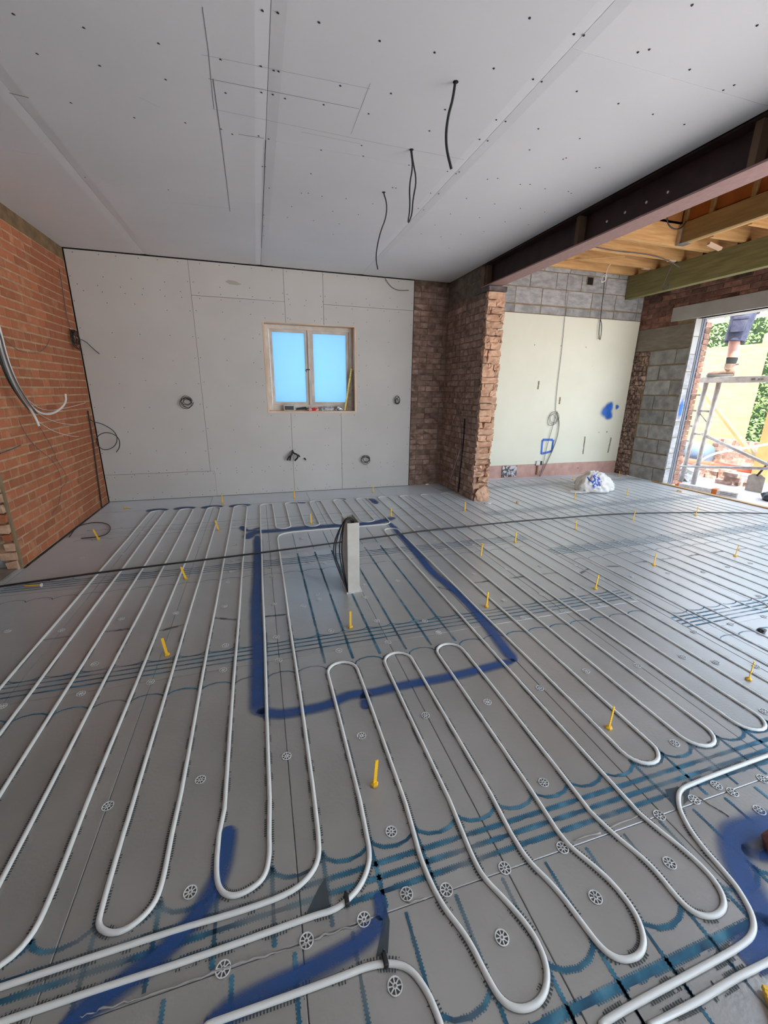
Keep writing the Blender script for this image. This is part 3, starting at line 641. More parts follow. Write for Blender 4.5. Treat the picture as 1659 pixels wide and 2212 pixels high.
CS2 = '628,77 820,147 862,152 1330,21 1611,109 217,226 473,295 1096,225 1145,213 1320,300 643,342 680,352 29,403 832,394 1012,447 1161,493 1512,367 1465,389 484,517 524,524 263,473 195,565 666,556 845,598 1297,537 412,602 447,608 628,647 773,687 786,682 273,740 310,750 324,742 915,725 930,723 446,774 490,770 588,796 630,796 695,815 796,827 808,835 355,857 235,837 200,834 477,881 588,900 693,915 286,924 412,940 522,958 147,900 170,906 219,972 245,1023 280,1072 330,1012 430,1000 623,970 36,810 50,812 107,713 160,1010'
csp += [fl(830 + float(a) / 2, float(b) / 2, H) for a, b in (s.split(',') for s in CS2.split())]
screws('screw_heads', csp, 2, ceil, .0055)
pen = MB()
def pline(ps, w_=.003, dense=1):
    q = [fl(u, v, H - .0008) for u, v in ps]
    for a, b in zip(q[:-1], q[1:]):
        d = (b - a).normalized(); n = Vector((-d.y, d.x, 0)) * w_ / 2; pen.add([a - n, b - n, b + n, a + n], [(0, 1, 2, 3)])
for ps, w_ in (([(450, 170), (775, 235)], .003), ([(435, 118), (800, 192)], .0015), ([(800, 180), (758, 290)], .0015), ([(458, 235), (830, 312), (1003, 345)], .0016), ([(460, 170), (478, 300), (497, 457)], .004), ([(437, 15), (450, 110), (462, 235)], .0025), ([(300, 210), (345, 232)], .0008), ([(515, 290), (570, 299)], .004), ([(20, 201), (62, 211)], .006), ([(370, 437), (515, 452)], .0012), ([(650, 285), (780, 311)], .0015), ([(0, 110), (0, 112)], .001)): pline(ps, w_)
tag(pen.build('pencil_marks', M['pencil'], ceil), kind='stuff')
# dark open joint line beside the central tape
q = [fl(569, 299, H - .0006), fl(565, 520, H - .0006)]
MB().add([(1.988, 2.99, H - .0004), (1.9925, 2.99, H - .0004), (1.9925, 5.0, H - .0004), (1.9885, 5.0, H - .0004)], [(0, 1, 2, 3)]).build('open_joint', M['dark'], ceil)
# rear and side shell behind the camera (unseen; its openings guessed to direct the daylight)
wall_box('wall_rear_1', (-1.7, -3.05, 0), (1.8, -3.0, 2.9), M['plaster']); wall_box('wall_rear_2', (2.6, -3.05, 0), (4.5, -3.0, 2.9), M['plaster'])
wall_box('wall_rear_3', (1.5, -3.05, 2.1), (2.9, -3.0, 2.9), M['plaster']); wall_box('wall_rear_4', (1.5, -3.05, 0), (2.9, -3.0, .9), M['plaster']); wall_box('wall_divider', (4.43, -3.05, 2.30), (4.60, 1.0, 2.512), M['plaster'])
wall_box('wall_side', (-1.75, -3.0, 0), (-1.7, 3.9, 2.9), M['brick_d'])

# ------------------------------------------------------------------ left wall
LY0 = 3.62
wl = tag(MB().box((-.34, LY0 + .02, 0), (-.006, 5.95, H + .1)).build('wall_left', M['mortar_l']), kind='structure')
lay(wl, (0, LY0, 0), (0, 1, 0), YB + .01 - LY0, 35, M['brick_l'], pattern='flemish', limit=285, proud=-.0022, bh=.062, jit=.001, chip=.0006, name='brick', uneven=.0012)
for o in wl.children: pass
MB().box((-.05, LY0 + .02, 2.628), (-.001, YB, H)).build('mortar_band', mat('brown_mortar', (.26, .17, .085), .95, (.16, .10, .05), 9, bump=.5), wl)
# broken brick end and dark blocks of the wall end
bend = MB(); 
for r in range(36):
    z = r * .075; L = R.uniform(.06, .12)
    o = link('broken_brick', MB().box((-L, -.03 - R.uniform(0, .02), -.031), (-.012, .05, .031), .009).mesh('broken_brick', M['brick_l' if R.random() < .3 else 'brick_e']), wl); o.location = (0, LY0 + .01, z + .036)
MB().box((-.012, LY0 - .004, 0), (.003, LY0 + .02, H)).build('mortar_arris', M['mortar_y'], wl)
lay(wl, (-.34, LY0 + .02, 0), (1, 0, 0), .24, 12, M['block_d'], course=.225, bh=.215, blen=.3, pattern='s', limit=20, proud=0, name='block', jit=.006)
MB().box((-1.7, 3.9, 0), (-.34, 4.0, H)).build('rough_return', M['block_d'], wl)
tag(MB().box((-1.7, LY0 - .35, -.03), (-.02, LY0 + .1, .012)).build('concrete_strip', M['concrete'], floor))

# ------------------------------------------------------------------ brick pier between the two rooms
pier = tag(MB().box((4.436, 4.69, 0), (4.632, 5.69, 2.45)).box((3.93, 5.695, 0), (4.64, 5.95, 2.9)).box((4.436, 4.75, 2.45), (4.632, 5.69, 2.95)).build('wall_pier', M['mortar_p']), kind='structure')
NZ = 32
lay(pier, (4.43, 5.69, 0), (0, -1, 0), 1.06, NZ, M['brick_p'], pattern='mixed', limit=170, proud=0, chip=.003, jit=.003, uneven=.006)
lay(pier, (3.925, 5.69, 0), (1, 0, 0), .51, 36, M['brick_p'], pattern='mixed', limit=85, proud=0, chip=.003, jit=.003, uneven=.005, name='return_brick')
for r in range(NZ):
    z = .0375 + r * .0765; n = R.choice((1, 2, 2, 3)); xs = [4.43] + sorted(R.uniform(4.47, 4.62) for _ in range(n - 1)) + [4.652 + R.uniform(-.008, .004)]
    for a, b in zip(xs[:-1], xs[1:]):
        if b - a < .03: continue
        bb = MB().box((a + .002, 0, -.035), (b - .002, .06, .035), .006)
        me = bb.mesh('hacked_brick', M['brick_e']); bm = bmesh.new(); bm.from_mesh(me)
        bmesh.ops.subdivide_edges(bm, edges=bm.edges, cuts=2, use_grid_fill=True)
        low = r < 9
        for v in bm.verts: v.co += Vector([R.uniform(-1, 1) * (.006 if not low else .009), R.uniform(-.012, .006) if not low else R.uniform(-.015, .03), R.uniform(-1, 1) * .004])
        bm.to_mesh(me); bm.free(); o = link('hacked_brick', me, pier); o.location = (0, 4.615 + (R.uniform(0, .03) if low else R.uniform(-.004, .006)), z)
crumple('plaster_lump', (4.55, 4.60, -.01), .10, .04, .12, M['brick_e'], None, None, 4, 3, .35, pier)
MB().box((4.425, 4.60, 2.455), (4.66, 4.95, 2.512), .004).build('padstone', M['padstone'], pier, bevel=.004)
lay(pier, (4.432, 5.69, 0), (0, -1, 0), .85, 2, M['pad_d'], course=.145, bh=.13, blen=.3, pattern='s', z0=2.46, proud=.0, name='pad_block', limit=12)
# chased slot with old cable on the pier side
sl = lambda y, z, d=.004: Vector((4.43 - d, y, z))
MB().tube(smoothline([sl(4.98, 1.02), sl(4.965, .8), sl(4.99, .4), sl(5.02, .02)]), .008, 6).build('cable_chase', M['dark'], pier, True)
MB().tube(smoothline([sl(5.28, .95, .01), sl(5.2, 1.05, .03), sl(5.08, 1.03, .02), sl(5.02, .85, .015), sl(5.0, .5, .012), sl(5.04, .03, .012)]), .004, 6).build('old_cable', M['cable_g'], pier, True)
MB().tube([sl(5.02, .62, .012), sl(5.3, .12, .01)], .0025, 5).build('pale_cable', M['cable_w'], pier, True)

# ------------------------------------------------------------------ steel beam
bm_ = empty('steel_beam', (4.515, 1.3, 2.515), 'red oxide steel beam with pink dusty underside running over the brick pier', 'beam')
bx = lambda a, b: MB().box(tuple(Vector(a) - bm_.location), tuple(Vector(b) - bm_.location))
BY0, BY1 = -2.95, 4.80
bx((4.43, BY0, 2.515), (4.60, BY1, 2.527)).build('bottom_flange', M['steel_fl'], bm_, bevel=.001)
bx((4.43, BY0, 2.738), (4.60, BY1, 2.75)).build('top_flange', M['steel_web'], bm_)
bx((4.511, BY0, 2.527), (4.519, BY1, 2.738)).build('web', M['steel_web'], bm_)
for u in (1245, 1632):
    y = cut(u, 500 if u < 1400 else 300, 0, 4.44).y
    bx((4.445, y - .02, 2.528), (4.511, y + .02, 2.737)).build('packing_timber', M['packer'], bm_)
bx((4.445, 4.70, 2.528), (4.505, 4.735, 2.737)).build('packing_timber', M['packer'], bm_)
for u, v in ((1311.5, 478.5), (1350.5, 459), (1397, 437), (1443.5, 415)):
    p = cut(u, v, 0, 4.509); bb = MB().lathe(p - bm_.location, [(.0, 0), (.0085, 0), (.0085, .004), (.006, .005)], 10, (-1, 0, 0)); bb.build('bolt_hole', M['white'], bm_)

# ------------------------------------------------------------------ right room: end wall with cream plaster and blocks
wr = tag(MB().box((4.632, YR + .004, 0), (8.0, 6.05, 3.5)).build('wall_back_right', M['mortar_y']), kind='structure')
x0c = 4.64
MB().box((x0c, YR - .022, .215), (7.875, YR + .003, 2.476)).build('cream_plaster', M['cream'], wr, bevel=.003)
MB().box((x0c, YR - .012, 0), (7.88, YR + .003, .213)).build('plaster_undercoat', M['pinkplaster'], wr)
def hole(x, z): return 6.60 < x < 7.0 and 2.83 < z < 3.04
lay(wr, (4.64, YR, 0), (1, 0, 0), 3.25, 1, M['block_d'], course=.12, bh=.105, blen=.44, pattern='s', z0=2.482, name='cut_block', limit=30)
lay(wr, (4.64, YR, 0), (1, 0, 0), 3.25, 4, M['block'], course=.225, bh=.213, blen=.44, pattern='s', z0=2.607, name='block', limit=60, jit=.002)
# boxed vent hole in the blockwork
hx, hz = 6.80, 2.985
vh = MB().box((hx - .062, YR - .012, hz - .05), (hx - .052, YR + .01, hz + .05)).box((hx + .052, YR - .012, hz - .05), (hx + .062, YR + .01, hz + .05)).box((hx - .062, YR - .012, hz + .05), (hx + .062, YR + .01, hz + .058)).box((hx - .062, YR - .012, hz - .058), (hx + .062, YR + .01, hz - .05))
vh.build('vent_surround', M['mortar_y'], wr); MB().box((hx - .052, YR - .007, hz - .05), (hx + .052, YR - .005, hz + .05)).build('vent_opening', M['dark'], wr)  # black panel painted for the shade inside the vent, no hole cut
# chases and marks on the cream wall
YC = YR - .0225
for (u0, v0), (u1, v1), mm in (((1264, 943), (1259, 981), 'render'), ((1320, 945), (1313, 978), 'render'), ((1164, 823), (1162, 841), 'render'), ((1210, 858), (1208, 873), 'mortar_y')):
    a, b = cut(u0, v0, 1, YC), cut(u1, v1, 1, YC); d = (b - a)
    mb_ = MB(); pts = [a.lerp(b, i / 6) for i in range(7)]; w_ = .022
    mb_.add([p + Vector((R.uniform(-.006, .002) - w_ / 2, -.001, 0)) for p in pts] + [p + Vector((w_ / 2 + R.uniform(-.002, .006), -.001, 0)) for p in reversed(pts)], [tuple(range(14))]).build('plaster_chase', M[mm], wr)
for u, v, r in ((1311, 933, .014), (1294, 934, .008), (1155, 745, .009), (1212, 747, .009), (1266, 750, .009), (1280, 791, .004), (1293, 1020, .02), (1249, 1011, .012)):
    p = cut(u, v, 1, YC - .001); MB().lathe(p, [(r, 0), (r * .8, .0008)], 9, (0, -1, 0)).build('wall_plug_hole', M['render'], wr)
# old hatch at the skirting: ragged light and dark patch
a, b = cut(1085, 1007, 1, YR - .013), cut(1113, 1033, 1, YR - .013)
MB().box((a.x, YR - .03, .02), (b.x, YR - .0115, a.z), .004).build('patched_hole', mat('torn_foil_patch', (.08, .07, .07), .6, (.6, .58, .62), 22, lo=.45, hi=.55, detail=6), wr)
# sprayed marks on the cream wall
def wspray(items, nm, parent, label):
    V, Fc, UV = [], [], []
    for pts, wd in items:
        q = [cut(u, v, 1, YC - .002) for u, v in pts]; q = smoothline(q, 1); L = 0; n0 = len(V)
        for i, p in enumerate(q):
            t = (q[min(i + 1, len(q) - 1)] - q[max(i - 1, 0)]).normalized(); a = Vector((-t.z, 0, t.x))
            V += [p - a * wd / 2, p + a * wd / 2]; UV += [(0, -1), (0, 1)]
            if i: Fc.append((n0 + 2 * i - 2, n0 + 2 * i, n0 + 2 * i + 1, n0 + 2 * i - 1))
    me = mesh(nm, V, Fc, M['spray_w']); ul = me.uv_layers.new(name='UVMap')
    for lp in me.loops: ul.data[lp.index].uv = UV[lp.vertex_index]
    o = link(nm, me, parent); o['label'] = label
M['spray_w'] = uvpaint('bright_blue_spray', 'wall')
def wblob(items, parent, label):
    V, Fc, UV = [], [], []
    for u, v, ru, rv in items:
        c = cut(u, v, 1, YC - .002); n0 = len(V); V.append(c); UV.append((0, 0)); n = 20
        for k in range(n):
            t = 2 * math.pi * k / n; j = 1 + .12 * math.sin(3 * t + u); V.append(c + Vector((ru * j * math.cos(t), -.0001 * k, rv * j * math.sin(t)))); UV.append((0, 1))
            Fc.append((n0, n0 + 1 + k, n0 + 1 + (k + 1) % n))
    me = mesh('spray_mark', V, Fc, M['spray_w']); ul = me.uv_layers.new(name='UVMap')
    for lp in me.loops: ul.data[lp.index].uv = UV[lp.vertex_index]
    o = link('spray_mark', me, parent); o['label'] = label
wblob([(1311, 888, .155, .17), (1318, 878, .09, .10), (1316, 898, .09, .09), (1333, 879, .055, .055)], wr, 'bright blue sprayed blob')
wspray([([(1172, 950), (1194, 950)], .055), ([(1195, 950), (1192, 974)], .055), ([(1193, 974), (1180, 978), (1169, 980)], .055), ([(1172, 950), (1169, 981)], .055)], 'spray_mark', wr, 'bright blue sprayed square')

# ------------------------------------------------------------------ right wall with the garden opening
YJ = 4.85
wr2 = MB().box((XR + .006, YJ, 0), (8.0, 6.0, 3.5)).box((XR + .006, .95, 2.40), (8.0, YJ, 3.5)).box((XR + .006, .8, 0), (8.2, 1.05, 3.5))
wright = tag(wr2.build('wall_right', M['mortar_y']), kind='structure')
lay(wright, (XR, 5.50, 0), (0, -1, 0), 5.50 - YJ, 9, M['block_d'], course=.225, bh=.208, blen=.44, pattern='s', z0=-.01, name='block', limit=60, jit=.005, uneven=.006, proud=.004)
for r in range(9):          # crumbling brick toothing beside the cream wall
    z = -.01 + r * .225
    for j in range(3):
        a, b = 5.505 + (R.uniform(0, .04)), 5.80; y1 = a
        while y1 < 5.78:
            L = R.uniform(.03, .09); y2 = min(y1 + L, 5.80)
            bb = MB().box((XR - .012 - R.uniform(0, .01), y1, z + j * .074 + .004), (XR + .01, y2, z + j * .074 + .068), .009)
            bb.build('broken_brick', M['tooth'], wright); y1 = y2 + .006
MB().box((XR - .008, YJ, 2.02), (XR + .007, 5.80, 2.34)).build('cement_render', M['render'], wright)
lay(wright, (XR, 5.80, 0), (0, -1, 0), 4.8, 14, M['brick_d'], pattern='s', z0=2.345, limit=290, name='brick', uneven=.003, skip=lambda x, z: (5.80 - x) < 5.23 and z < 2.60)
lt = MB().box((XR - .02, .85, 2.40), (8.19, 5.24, 2.592)); tag(lt.build('lintel', M['lintel'], wright, bevel=.004))
# outer leaf and reveal
ol = tag(MB().box((8.11, YJ + .02, -.3), (8.20, 6.4, 3.5)).box((8.20 - .09, .8, 2.60), (8.20, 6.4, 3.5)).build('wall_outer_leaf', M['mortar_g']), kind='structure')
for r in range(31):
    z = -.02 + r * .077; L = .1 if r % 2 else .1
    o = link('brick', MB().box((8.105, YJ - .005, z), (8.212, YJ + (.21 if r % 2 else .1), z + .066), .003).mesh('brick', M['brick_g']), ol)
MB().box((8.0, YJ + .004, -.05), (8.11, YJ + .05, 2.40)).build('cavity_closer', M['closer'], wright, bevel=.004)
MB().tube([(8.02, YJ + .0, 0), (8.02, YJ + .0, 2.4)], .006, 6).build('closer_rib', M['closer'], wright); MB().tube([(8.06, YJ + .0, 0), (8.06, YJ + .0, 2.4)], .006, 6).build('closer_rib', M['closer'], wright)
for r in range(10):
    z = r * .24; MB().box((XR - .003, YJ - .006, z + .004), (8.0, YJ + .02, z + .232), .003).build('reveal_block', M['block'] if r < 8 else M['lintel'], wright)
p0 = Vector((XR - .006, YJ - .008, 0))
V = [(7.95, YJ - .0095, 1.15)] + [(7.95 + .055 * math.cos(t), YJ - .0096, 1.15 + .19 * math.sin(t)) for t in [2 * math.pi * k / 20 for k in range(20)]]
V = [(min(max(a, XR - .006), 8.0), b, c) for a, b, c in V]
me = mesh('spray_mark', V, [(0, k + 1, (k + 1) % 20 + 1) for k in range(20)], M['spray_w']); ul = me.uv_layers.new(name='UVMap')
for lp in me.loops: ul.data[lp.index].uv = (0, 0 if lp.vertex_index == 0 else 1)
link('spray_mark', me, wright)
MB().box((XR - .05, 1.05, -.035), (XR + .02, 5.0, .014)).build('threshold_batten', M['timber_y'], floor, bevel=.002)

# ------------------------------------------------------------------ roof over the right room
roof = tag(MB().box((4.45, .95, DECK), (8.3, 1.22, DECK + .02)).box((4.45, 4.47, DECK), (8.3, 6.4, DECK + .02)).box((6.9, 1.22, DECK), (8.3, 4.47, DECK + .02)).box((4.45, 1.22, DECK), (4.62, 4.47, DECK + .02)).box((4.45, -3.0, 2.84), (4.59, 6.4, DECK)).build('ceiling_deck', M['osb']), kind='structure')
def joist(y, x0, x1, th=.047, mt='timber'):
    o = MB().box((x0, y - th / 2, 3.10), (x1, y + th / 2, DECK - .001)).build('joist', M[mt], roof, bevel=.002)
for y in (5.73, 5.35, 4.95, 4.55, 4.50): joist(y, 4.53, 7.86)
for y in (4.15, 3.75, 3.35, 2.95): joist(y, 6.99, 7.86)
for y in (1.2, 1.0): joist(y, 4.53, 7.86)
MB().box((6.86, 1.25, 3.10), (6.905, 4.475, DECK - .001)).build('trimmer_joist', M['timber_o'], roof, bevel=.002)
MB().box((6.907, 1.25, 3.10), (6.952, 4.475, DECK - .001)).build('trimmer_joist', M['timber_y'], roof, bevel=.002)
MB().box((6.84, 4.425, 3.095), (6.86, 4.475, 3.30)).box((6.84, 4.36, 3.092), (6.955, 4.475, 3.0985)).build('joist_hanger', M['galv'], roof)
for y in (5.15, 5.54): MB().box((5.9, y - .17, 3.10), (5.945, y + .17, DECK - .001)).build('noggin', M['timber'], roof)
MB().bar((5.6, 5.7, 3.098), (6.6, 4.98, 3.092), .04, .012).build('batten', M['timber'], roof)
LT = 4.25   # covered roof lantern over the trimmed opening
for a, b in (((6.90, 1.20, DECK), (6.92, 4.49, LT)), ((4.60, 1.20, DECK), (4.62, 4.49, LT)), ((4.60, 4.47, DECK), (6.92, 4.49, LT)), ((4.60, 1.20, DECK), (6.92, 1.22, LT)), ((4.58, 1.18, LT), (6.94, 4.51, LT + .02))):
    MB().box(a, b).build('upstand_board', M['osb'], roof)
for u, v in ((1484, 455), (1540, 440), (1632, 405)):
    y = cut(u, v, 0, 6.87).y; MB().box((6.862, y - .022, DECK - .0), (6.899, y + .022, LT)).build('upstand_stud', M['timber_o'], roof, bevel=.002)
for (u, v), y in (((1400 + 110, 545), 4.2), ((1625, 528), 3.75)): pass
for y, x in ((4.30, 7.15), (3.60, 7.25)): MB().bar((x, y, 3.095), (x + .16, y - .04, 3.04), .05, .03).build('timber_offcut', M['wlining'], roof)
for y in (4.95, 5.35): MB().box((7.30, y - .02, 3.085), (7.42, y + .02, 3.099)).build('timber_packer', M['wlining'], roof)
gb = MB().box((7.50, .96, 2.775), (7.60, 5.79, 3.095)); o = gb.build('treated_beam', M['timber_g'], bevel=.003)
tag(o, 'deep green-tinted treated timber beam running above the garden opening', 'beam')
wall_box('wall_rear_right', (4.62, .90, 2.40), (8.2, .95, 3.5), M['plaster'])

# ------------------------------------------------------------------ trunking post with cables
tp = empty('trunking_post', (2.394, 2.655, 0), 'square white metal trunking standing on the floor with black cables from its open top', 'trunking')
w2, wy, t, h = .041, .102, .0025, .512
MB().box((-w2, -wy, 0), (w2, -wy + t, h)).build('front_face', M['trunk'], tp, bevel=.0008)
MB().box((-w2, wy - t, 0), (w2, wy, h)).box((-w2, -wy + t, 0), (-w2 + t, wy - t, h)).box((w2 - t, -wy + t, 0), (w2, wy - t, h)).build('casing', M['trunk'], tp, bevel=.0008)
MB().box((-w2 - .012, -wy - .010, 0), (w2 + .018, wy + .02, .005), .002).build('mortar_foot', M['white'], tp)
for i, (dx, hh, by) in enumerate(((-.085, .0, -.085), (-.072, .01, -.08), (-.045, .0, -.07), (-.03, .012, -.09))):
    pts = smoothline([(.005 + i * .006, -.03, h - .06), (-.0 + i * .005, -.03, h + .012 + hh), (-w2 - .008, -.04 - i * .004, h + .008 + hh), (-w2 + dx * .9, -.05, h - .12), (-w2 + dx * 1.1, -.055, h * .55), (-w2 + dx * .6, -.07, h * .28), (-w2 - .010 + i * .003, by - .005, .03), (-w2 - .004 + i * .003, by - .004, .004)], 2)
    MB().tube(pts, .0042, 6).build('cable', M['cable_b'], tp, True)
MB().lathe((-.028, -.0, h - .012), [(.008, 0), (.009, .02), (.004, .026)], 10).build('grommet', M['white'], tp)

# black cable across the floor
pts = [(-.6, 3.15, .008)] + [(fl(u, v).x, fl(u, v).y, .019) for u, v in ((0, 1272), (100, 1258), (207, 1243), (300, 1231), (400, 1219), (560, 1199), (740, 1175))] + [(2.6, 3.53, .019)] + [(fl(u, v).x, fl(u, v).y, .019) for u, v in ((850, 1160), (900, 1152), (1000, 1142), (1100, 1131), (1200, 1123), (1290, 1116), (1370, 1112), (1500, 1110), (1659, 1112))] + [(7.8, 3.05, .02)]
tag(MB().tube(smoothline(pts), .0075, 6).build('extension_cable', M['cable_b'], None, True), 'long black cable lying across the whole floor behind the trunking post', 'cable')

# ------------------------------------------------------------------ yellow depth pegs
def peg_meshes():
    s = MB().box((-.0066, -.0016, .006), (.0066, .0016, .106))
    for i in range(9): s.box((-.0069, -.0026, .014 + i * .0105), (.0069, -.0014, .018 + i * .0105))
    f = MB().lathe((0, 0, 0), [(.0145, 0), (.0145, .006), (.011, .0085), (.007, .010)], 6)
    return s.mesh('stem', M['yellow']), f.mesh('foot', M['yellow'])
PS, PF = peg_meshes()
L_ = 'yellow plastic depth peg '
PEGS = [(270, 1101, 'flat', 'fallen flat near the back left corner of the room'), (213, 1165, -.25, 'leaning beside the thin cable loop by the orange brick wall'),
 (481, 1087, 0, 'at the foot of the back wall, left of the window'), (636, 1076, 0, 'by the back wall, on the joint under the window'), (806, 1064, 0, 'by the back wall, last before the dark brick return'),
 (672, 1131, 0, 'inside a short loop behind the rear edge of the blue rectangle'), (472, 1145, -.2, 'half hidden among the left loops behind the black cable'), (845, 1116, 0, 'at the rear right corner of the blue rectangle'),
 (402, 1251, -.22, 'just in front of the black cable, among the left pipe legs'), (361, 1415, -.1, 'large in the left foreground, outside the blue rectangle'), (757, 1355, 0, 'in front of the trunking post, inside the blue rectangle'),
 (809, 1695, .08, 'in the centre foreground between two pipe loops'), (1315, 1573, .07, 'in the right foreground beside the looped pipe ends'), (1051, 1311, .03, 'just outside the right side of the blue rectangle'),
 (1004, 1103, 0, 'in front of the brick pier'), (1040, 1200, 'up', 'standing upside down, foot in the air, right of the rectangle'), (1113, 1172, 0, 'third in front of the black cable, counted from the post'),
 (1243, 1144, 0, 'just in front of the black cable, below the carrier bag'), (1367, 1123, .2, 'touching the black cable in the right hand room, left one'), (1502, 1114, .2, 'touching the black cable in the right hand room, right one'),
 (1412, 1221, 0, 'in the middle of the right hand floor, on the plain panels'), (1588, 1202, .15, 'near the right edge, behind the plain panels'), (1286, 1272, .12, 'at the end of the blue channel band, right of the rectangle'),
 (1617, 1468, .03, 'on a white foot at the right edge of the photo'), (1237, 1037, 0, 'in front of the cream wall, left of the carrier bag'), (1336, 1030, .1, 'in the far right corner beside the cream wall'),
 (1354, 1070, 0, 'right of the carrier bag'), (1241, 1078, 0, 'pale one in front of the carrier bag')]
for u, v, tilt, lab in PEGS:
    p = fl(u, v); o = empty('depth_peg', (p.x, p.y, .001), L_ + lab, 'depth peg', 'yellow depth pegs stuck in the floor')
    a = link('stem', PS, o); b = link('foot', PF, o)
    if tilt == 'flat': o.rotation_euler = (math.radians(88), 0, .9); o.location.z = .02
    elif tilt == 'up': o.rotation_euler = (math.pi - .15, .2, .3); o.location.z = .108
    else: o.rotation_euler = (0, 0, .3); a.rotation_euler = (0, tilt, 0)
# two lying pegs
p = fl(92, 1270); o = empty('depth_peg', (p.x, p.y, .022), L_ + 'lying by the black cable at the left edge, white foot', 'depth peg', 'yellow depth pegs stuck in the floor'); link('stem', PS, o); q = link('foot', PF.copy(), o); q.data.materials.clear(); q.data.materials.append(M['white']); q['label'] = 'white foot'; o.rotation_euler = (math.radians(-88), 0, math.radians(85))
p = fl(1655, 2140); o = empty('screed_gauge', (p.x, p.y, .012), 'big ridged yellow plastic gauge lying at the bottom right corner', 'depth peg')
b = MB().bar((0, 0, .0), (-.055, -.075, 0), .024, .012)
for i in range(9): b.bar(Vector((-.004 - i * .006, -.006 - i * .0082, .006)), Vector((-.006 - i * .006, -.0087 - i * .0082, .006)), .025, .004)
b.build('ridged_bar', M['yellow'], o, bevel=.001)

# small dark twist tie and white U stub at the right edge
o = crumple('tape_scrap', tuple(fl(1645, 1365)), .03, .02, .015, M['cable_b'], 'small black tape scrap on the floor at the right edge', 'scrap', 8, 2, .5)
crumple('paper_scrap', tuple(fl(1054, 1088)), .05, .03, .012, M['white'], 'small white paper scrap in front of the brick pier', 'scrap', 2, 2, .5)
crumple('wood_chip', tuple(fl(1117, 1087)), .02, .02, .02, M['timber'], 'small brown wood chip on the floor between pier and carrier bag', 'scrap', 6, 1, .3)
crumple('cork_scrap', tuple(fl(1467, 1062)), .04, .03, .015, M['timber'], 'small tan scrap on the floor by the threshold batten', 'scrap', 9, 2, .4)
b = empty('brown_boot_tip', tuple(fl(1680, 1835)), 'edge of a brown leather object cut off by the right edge', 'boot'); crumple('leather_upper', (0, 0, 0), .05, .04, .05, mat('brown_leather', (.16, .05, .03), .5), None, None, 4, 2, .2, b)

# ------------------------------------------------------------------ carrier bag
pb = fl(1287, 1064); bg_ = empty('carrier_bag', (pb.x + .06, pb.y + .12, .0105), 'crumpled white plastic carrier bag with blue print on the floor before the cream wall', 'bag')
bg_.scale = (.84, .84, .84)
bm = bmesh.new(); bmesh.ops.create_icosphere(bm, subdivisions=5, radius=1)
for v in bm.verts:
    c = v.co.copy(); n = noise.fractal(c * 1.6 + Vector((3, 1, 2)), 1.0, 2.0, 4); rg = abs(noise.noise(c * 3.1 + Vector((9, 2, 4)))) 
    v.co *= 1 + .16 * n - .22 * rg
    v.co.x *= .36 * (1.0 - .42 * max(c.z, 0)) ; v.co.y *= .26 * (1 - .4 * max(c.z, 0)); v.co.z = max(v.co.z, -.35) * .27 + .095
    v.co.x -= .03 * max(c.z, 0)
    if v.co.z < .02: v.co.z = .003
me = bpy.data.meshes.new('bag_body'); bm.to_mesh(me); bm.free(); me.materials.append(M['bag'])
for p in me.polygons: p.use_smooth = True
bag = link('bag_body', me, bg_)
crumple('folded_skirt', (-.33, -.08, 0), .20, .10, .012, M['bag'], None, None, 7, 3, .3, bg_)
def text(body, size, loc, rot, mt, parent, name='lettering', extr=.001, shear=0):
    cu = bpy.data.curves.new(name, 'FONT'); cu.body = body; cu.size = size; cu.extrude = extr; cu.shear = shear; cu.offset = size * .02
    t_ = bpy.data.objects.new(name + '_tmp', cu); COL.objects.link(t_); dg = bpy.context.evaluated_depsgraph_get()
    me = bpy.data.meshes.new_from_object(t_.evaluated_get(dg)); bpy.data.objects.remove(t_); me.materials.clear(); me.materials.append(mt)
    o = link(name, me, parent); o.location = loc; o.rotation_euler = rot; return o
bpy.context.view_layer.update()
dg = bpy.context.evaluated_depsgraph_get()
def drape(o, target):
    """lay flat lettering on the bag's real surface"""
    inv = target.matrix_world.inverted(); mw = o.matrix_world
    for v in o.data.vertices:
        w_ = mw @ v.co; d = (w_ - CAM).normalized()
        nrm = Vector((-.35, -.85, .40)).normalized()
        hit, loc, nn, _ = target.ray_cast(inv @ (w_ + nrm * .5), (inv.to_3x3() @ -nrm).normalized())
        if hit: v.co = mw.inverted() @ (target.matrix_world @ loc + nrm * .003)
for body, u, v, s, r in (('US', 1280, 1041, .17, .35), ('BE', 1284, 1054, .17, .35)):
    pt = cut(u, v, 1, bg_.location.y - .2)
    t_ = text(body, s, (pt - bg_.location) / .84, (math.radians(80), -r, -.15), M['blue_print'], bg_, extr=0)
    bpy.context.view_layer.update(); drape(t_, bag)

# ------------------------------------------------------------------ cables and coils
def cable(name, pts, r, mt, label, cat='cable', it=2, n=6, group=None):
    return tag(MB().tube(smoothline(pts, it), r, n).build(name, M[mt], None, True), label, cat, group)
def coil_pts(c, r, turns, ux, uz, un, wob=.15, dz=.006, seed=1, squash=1.0):
    rr = random.Random(seed); P = []; c = Vector(c); ux, uz, un = Vector(ux), Vector(uz), Vector(un); N = int(turns * 14)
    for i in range(N + 1):
        if i % 14 == 0: off_ = ux * rr.uniform(-.22, .22) * r + uz * rr.uniform(-.22, .22) * r; fr_ = rr.uniform(.72, 1.12)
        if i % 14 == 0: r_ = r * fr_
        a = 2 * math.pi * i / 14; ri = r_ * (1 + wob * math.sin(i * .37 + seed) + rr.uniform(-.06, .06))
        P.append(c + off_ + ux * math.cos(a) * ri * squash + uz * math.sin(a) * ri + un * (.012 + dz * math.sin(i * .5)))
    return P
NB = (0, -1, 0)
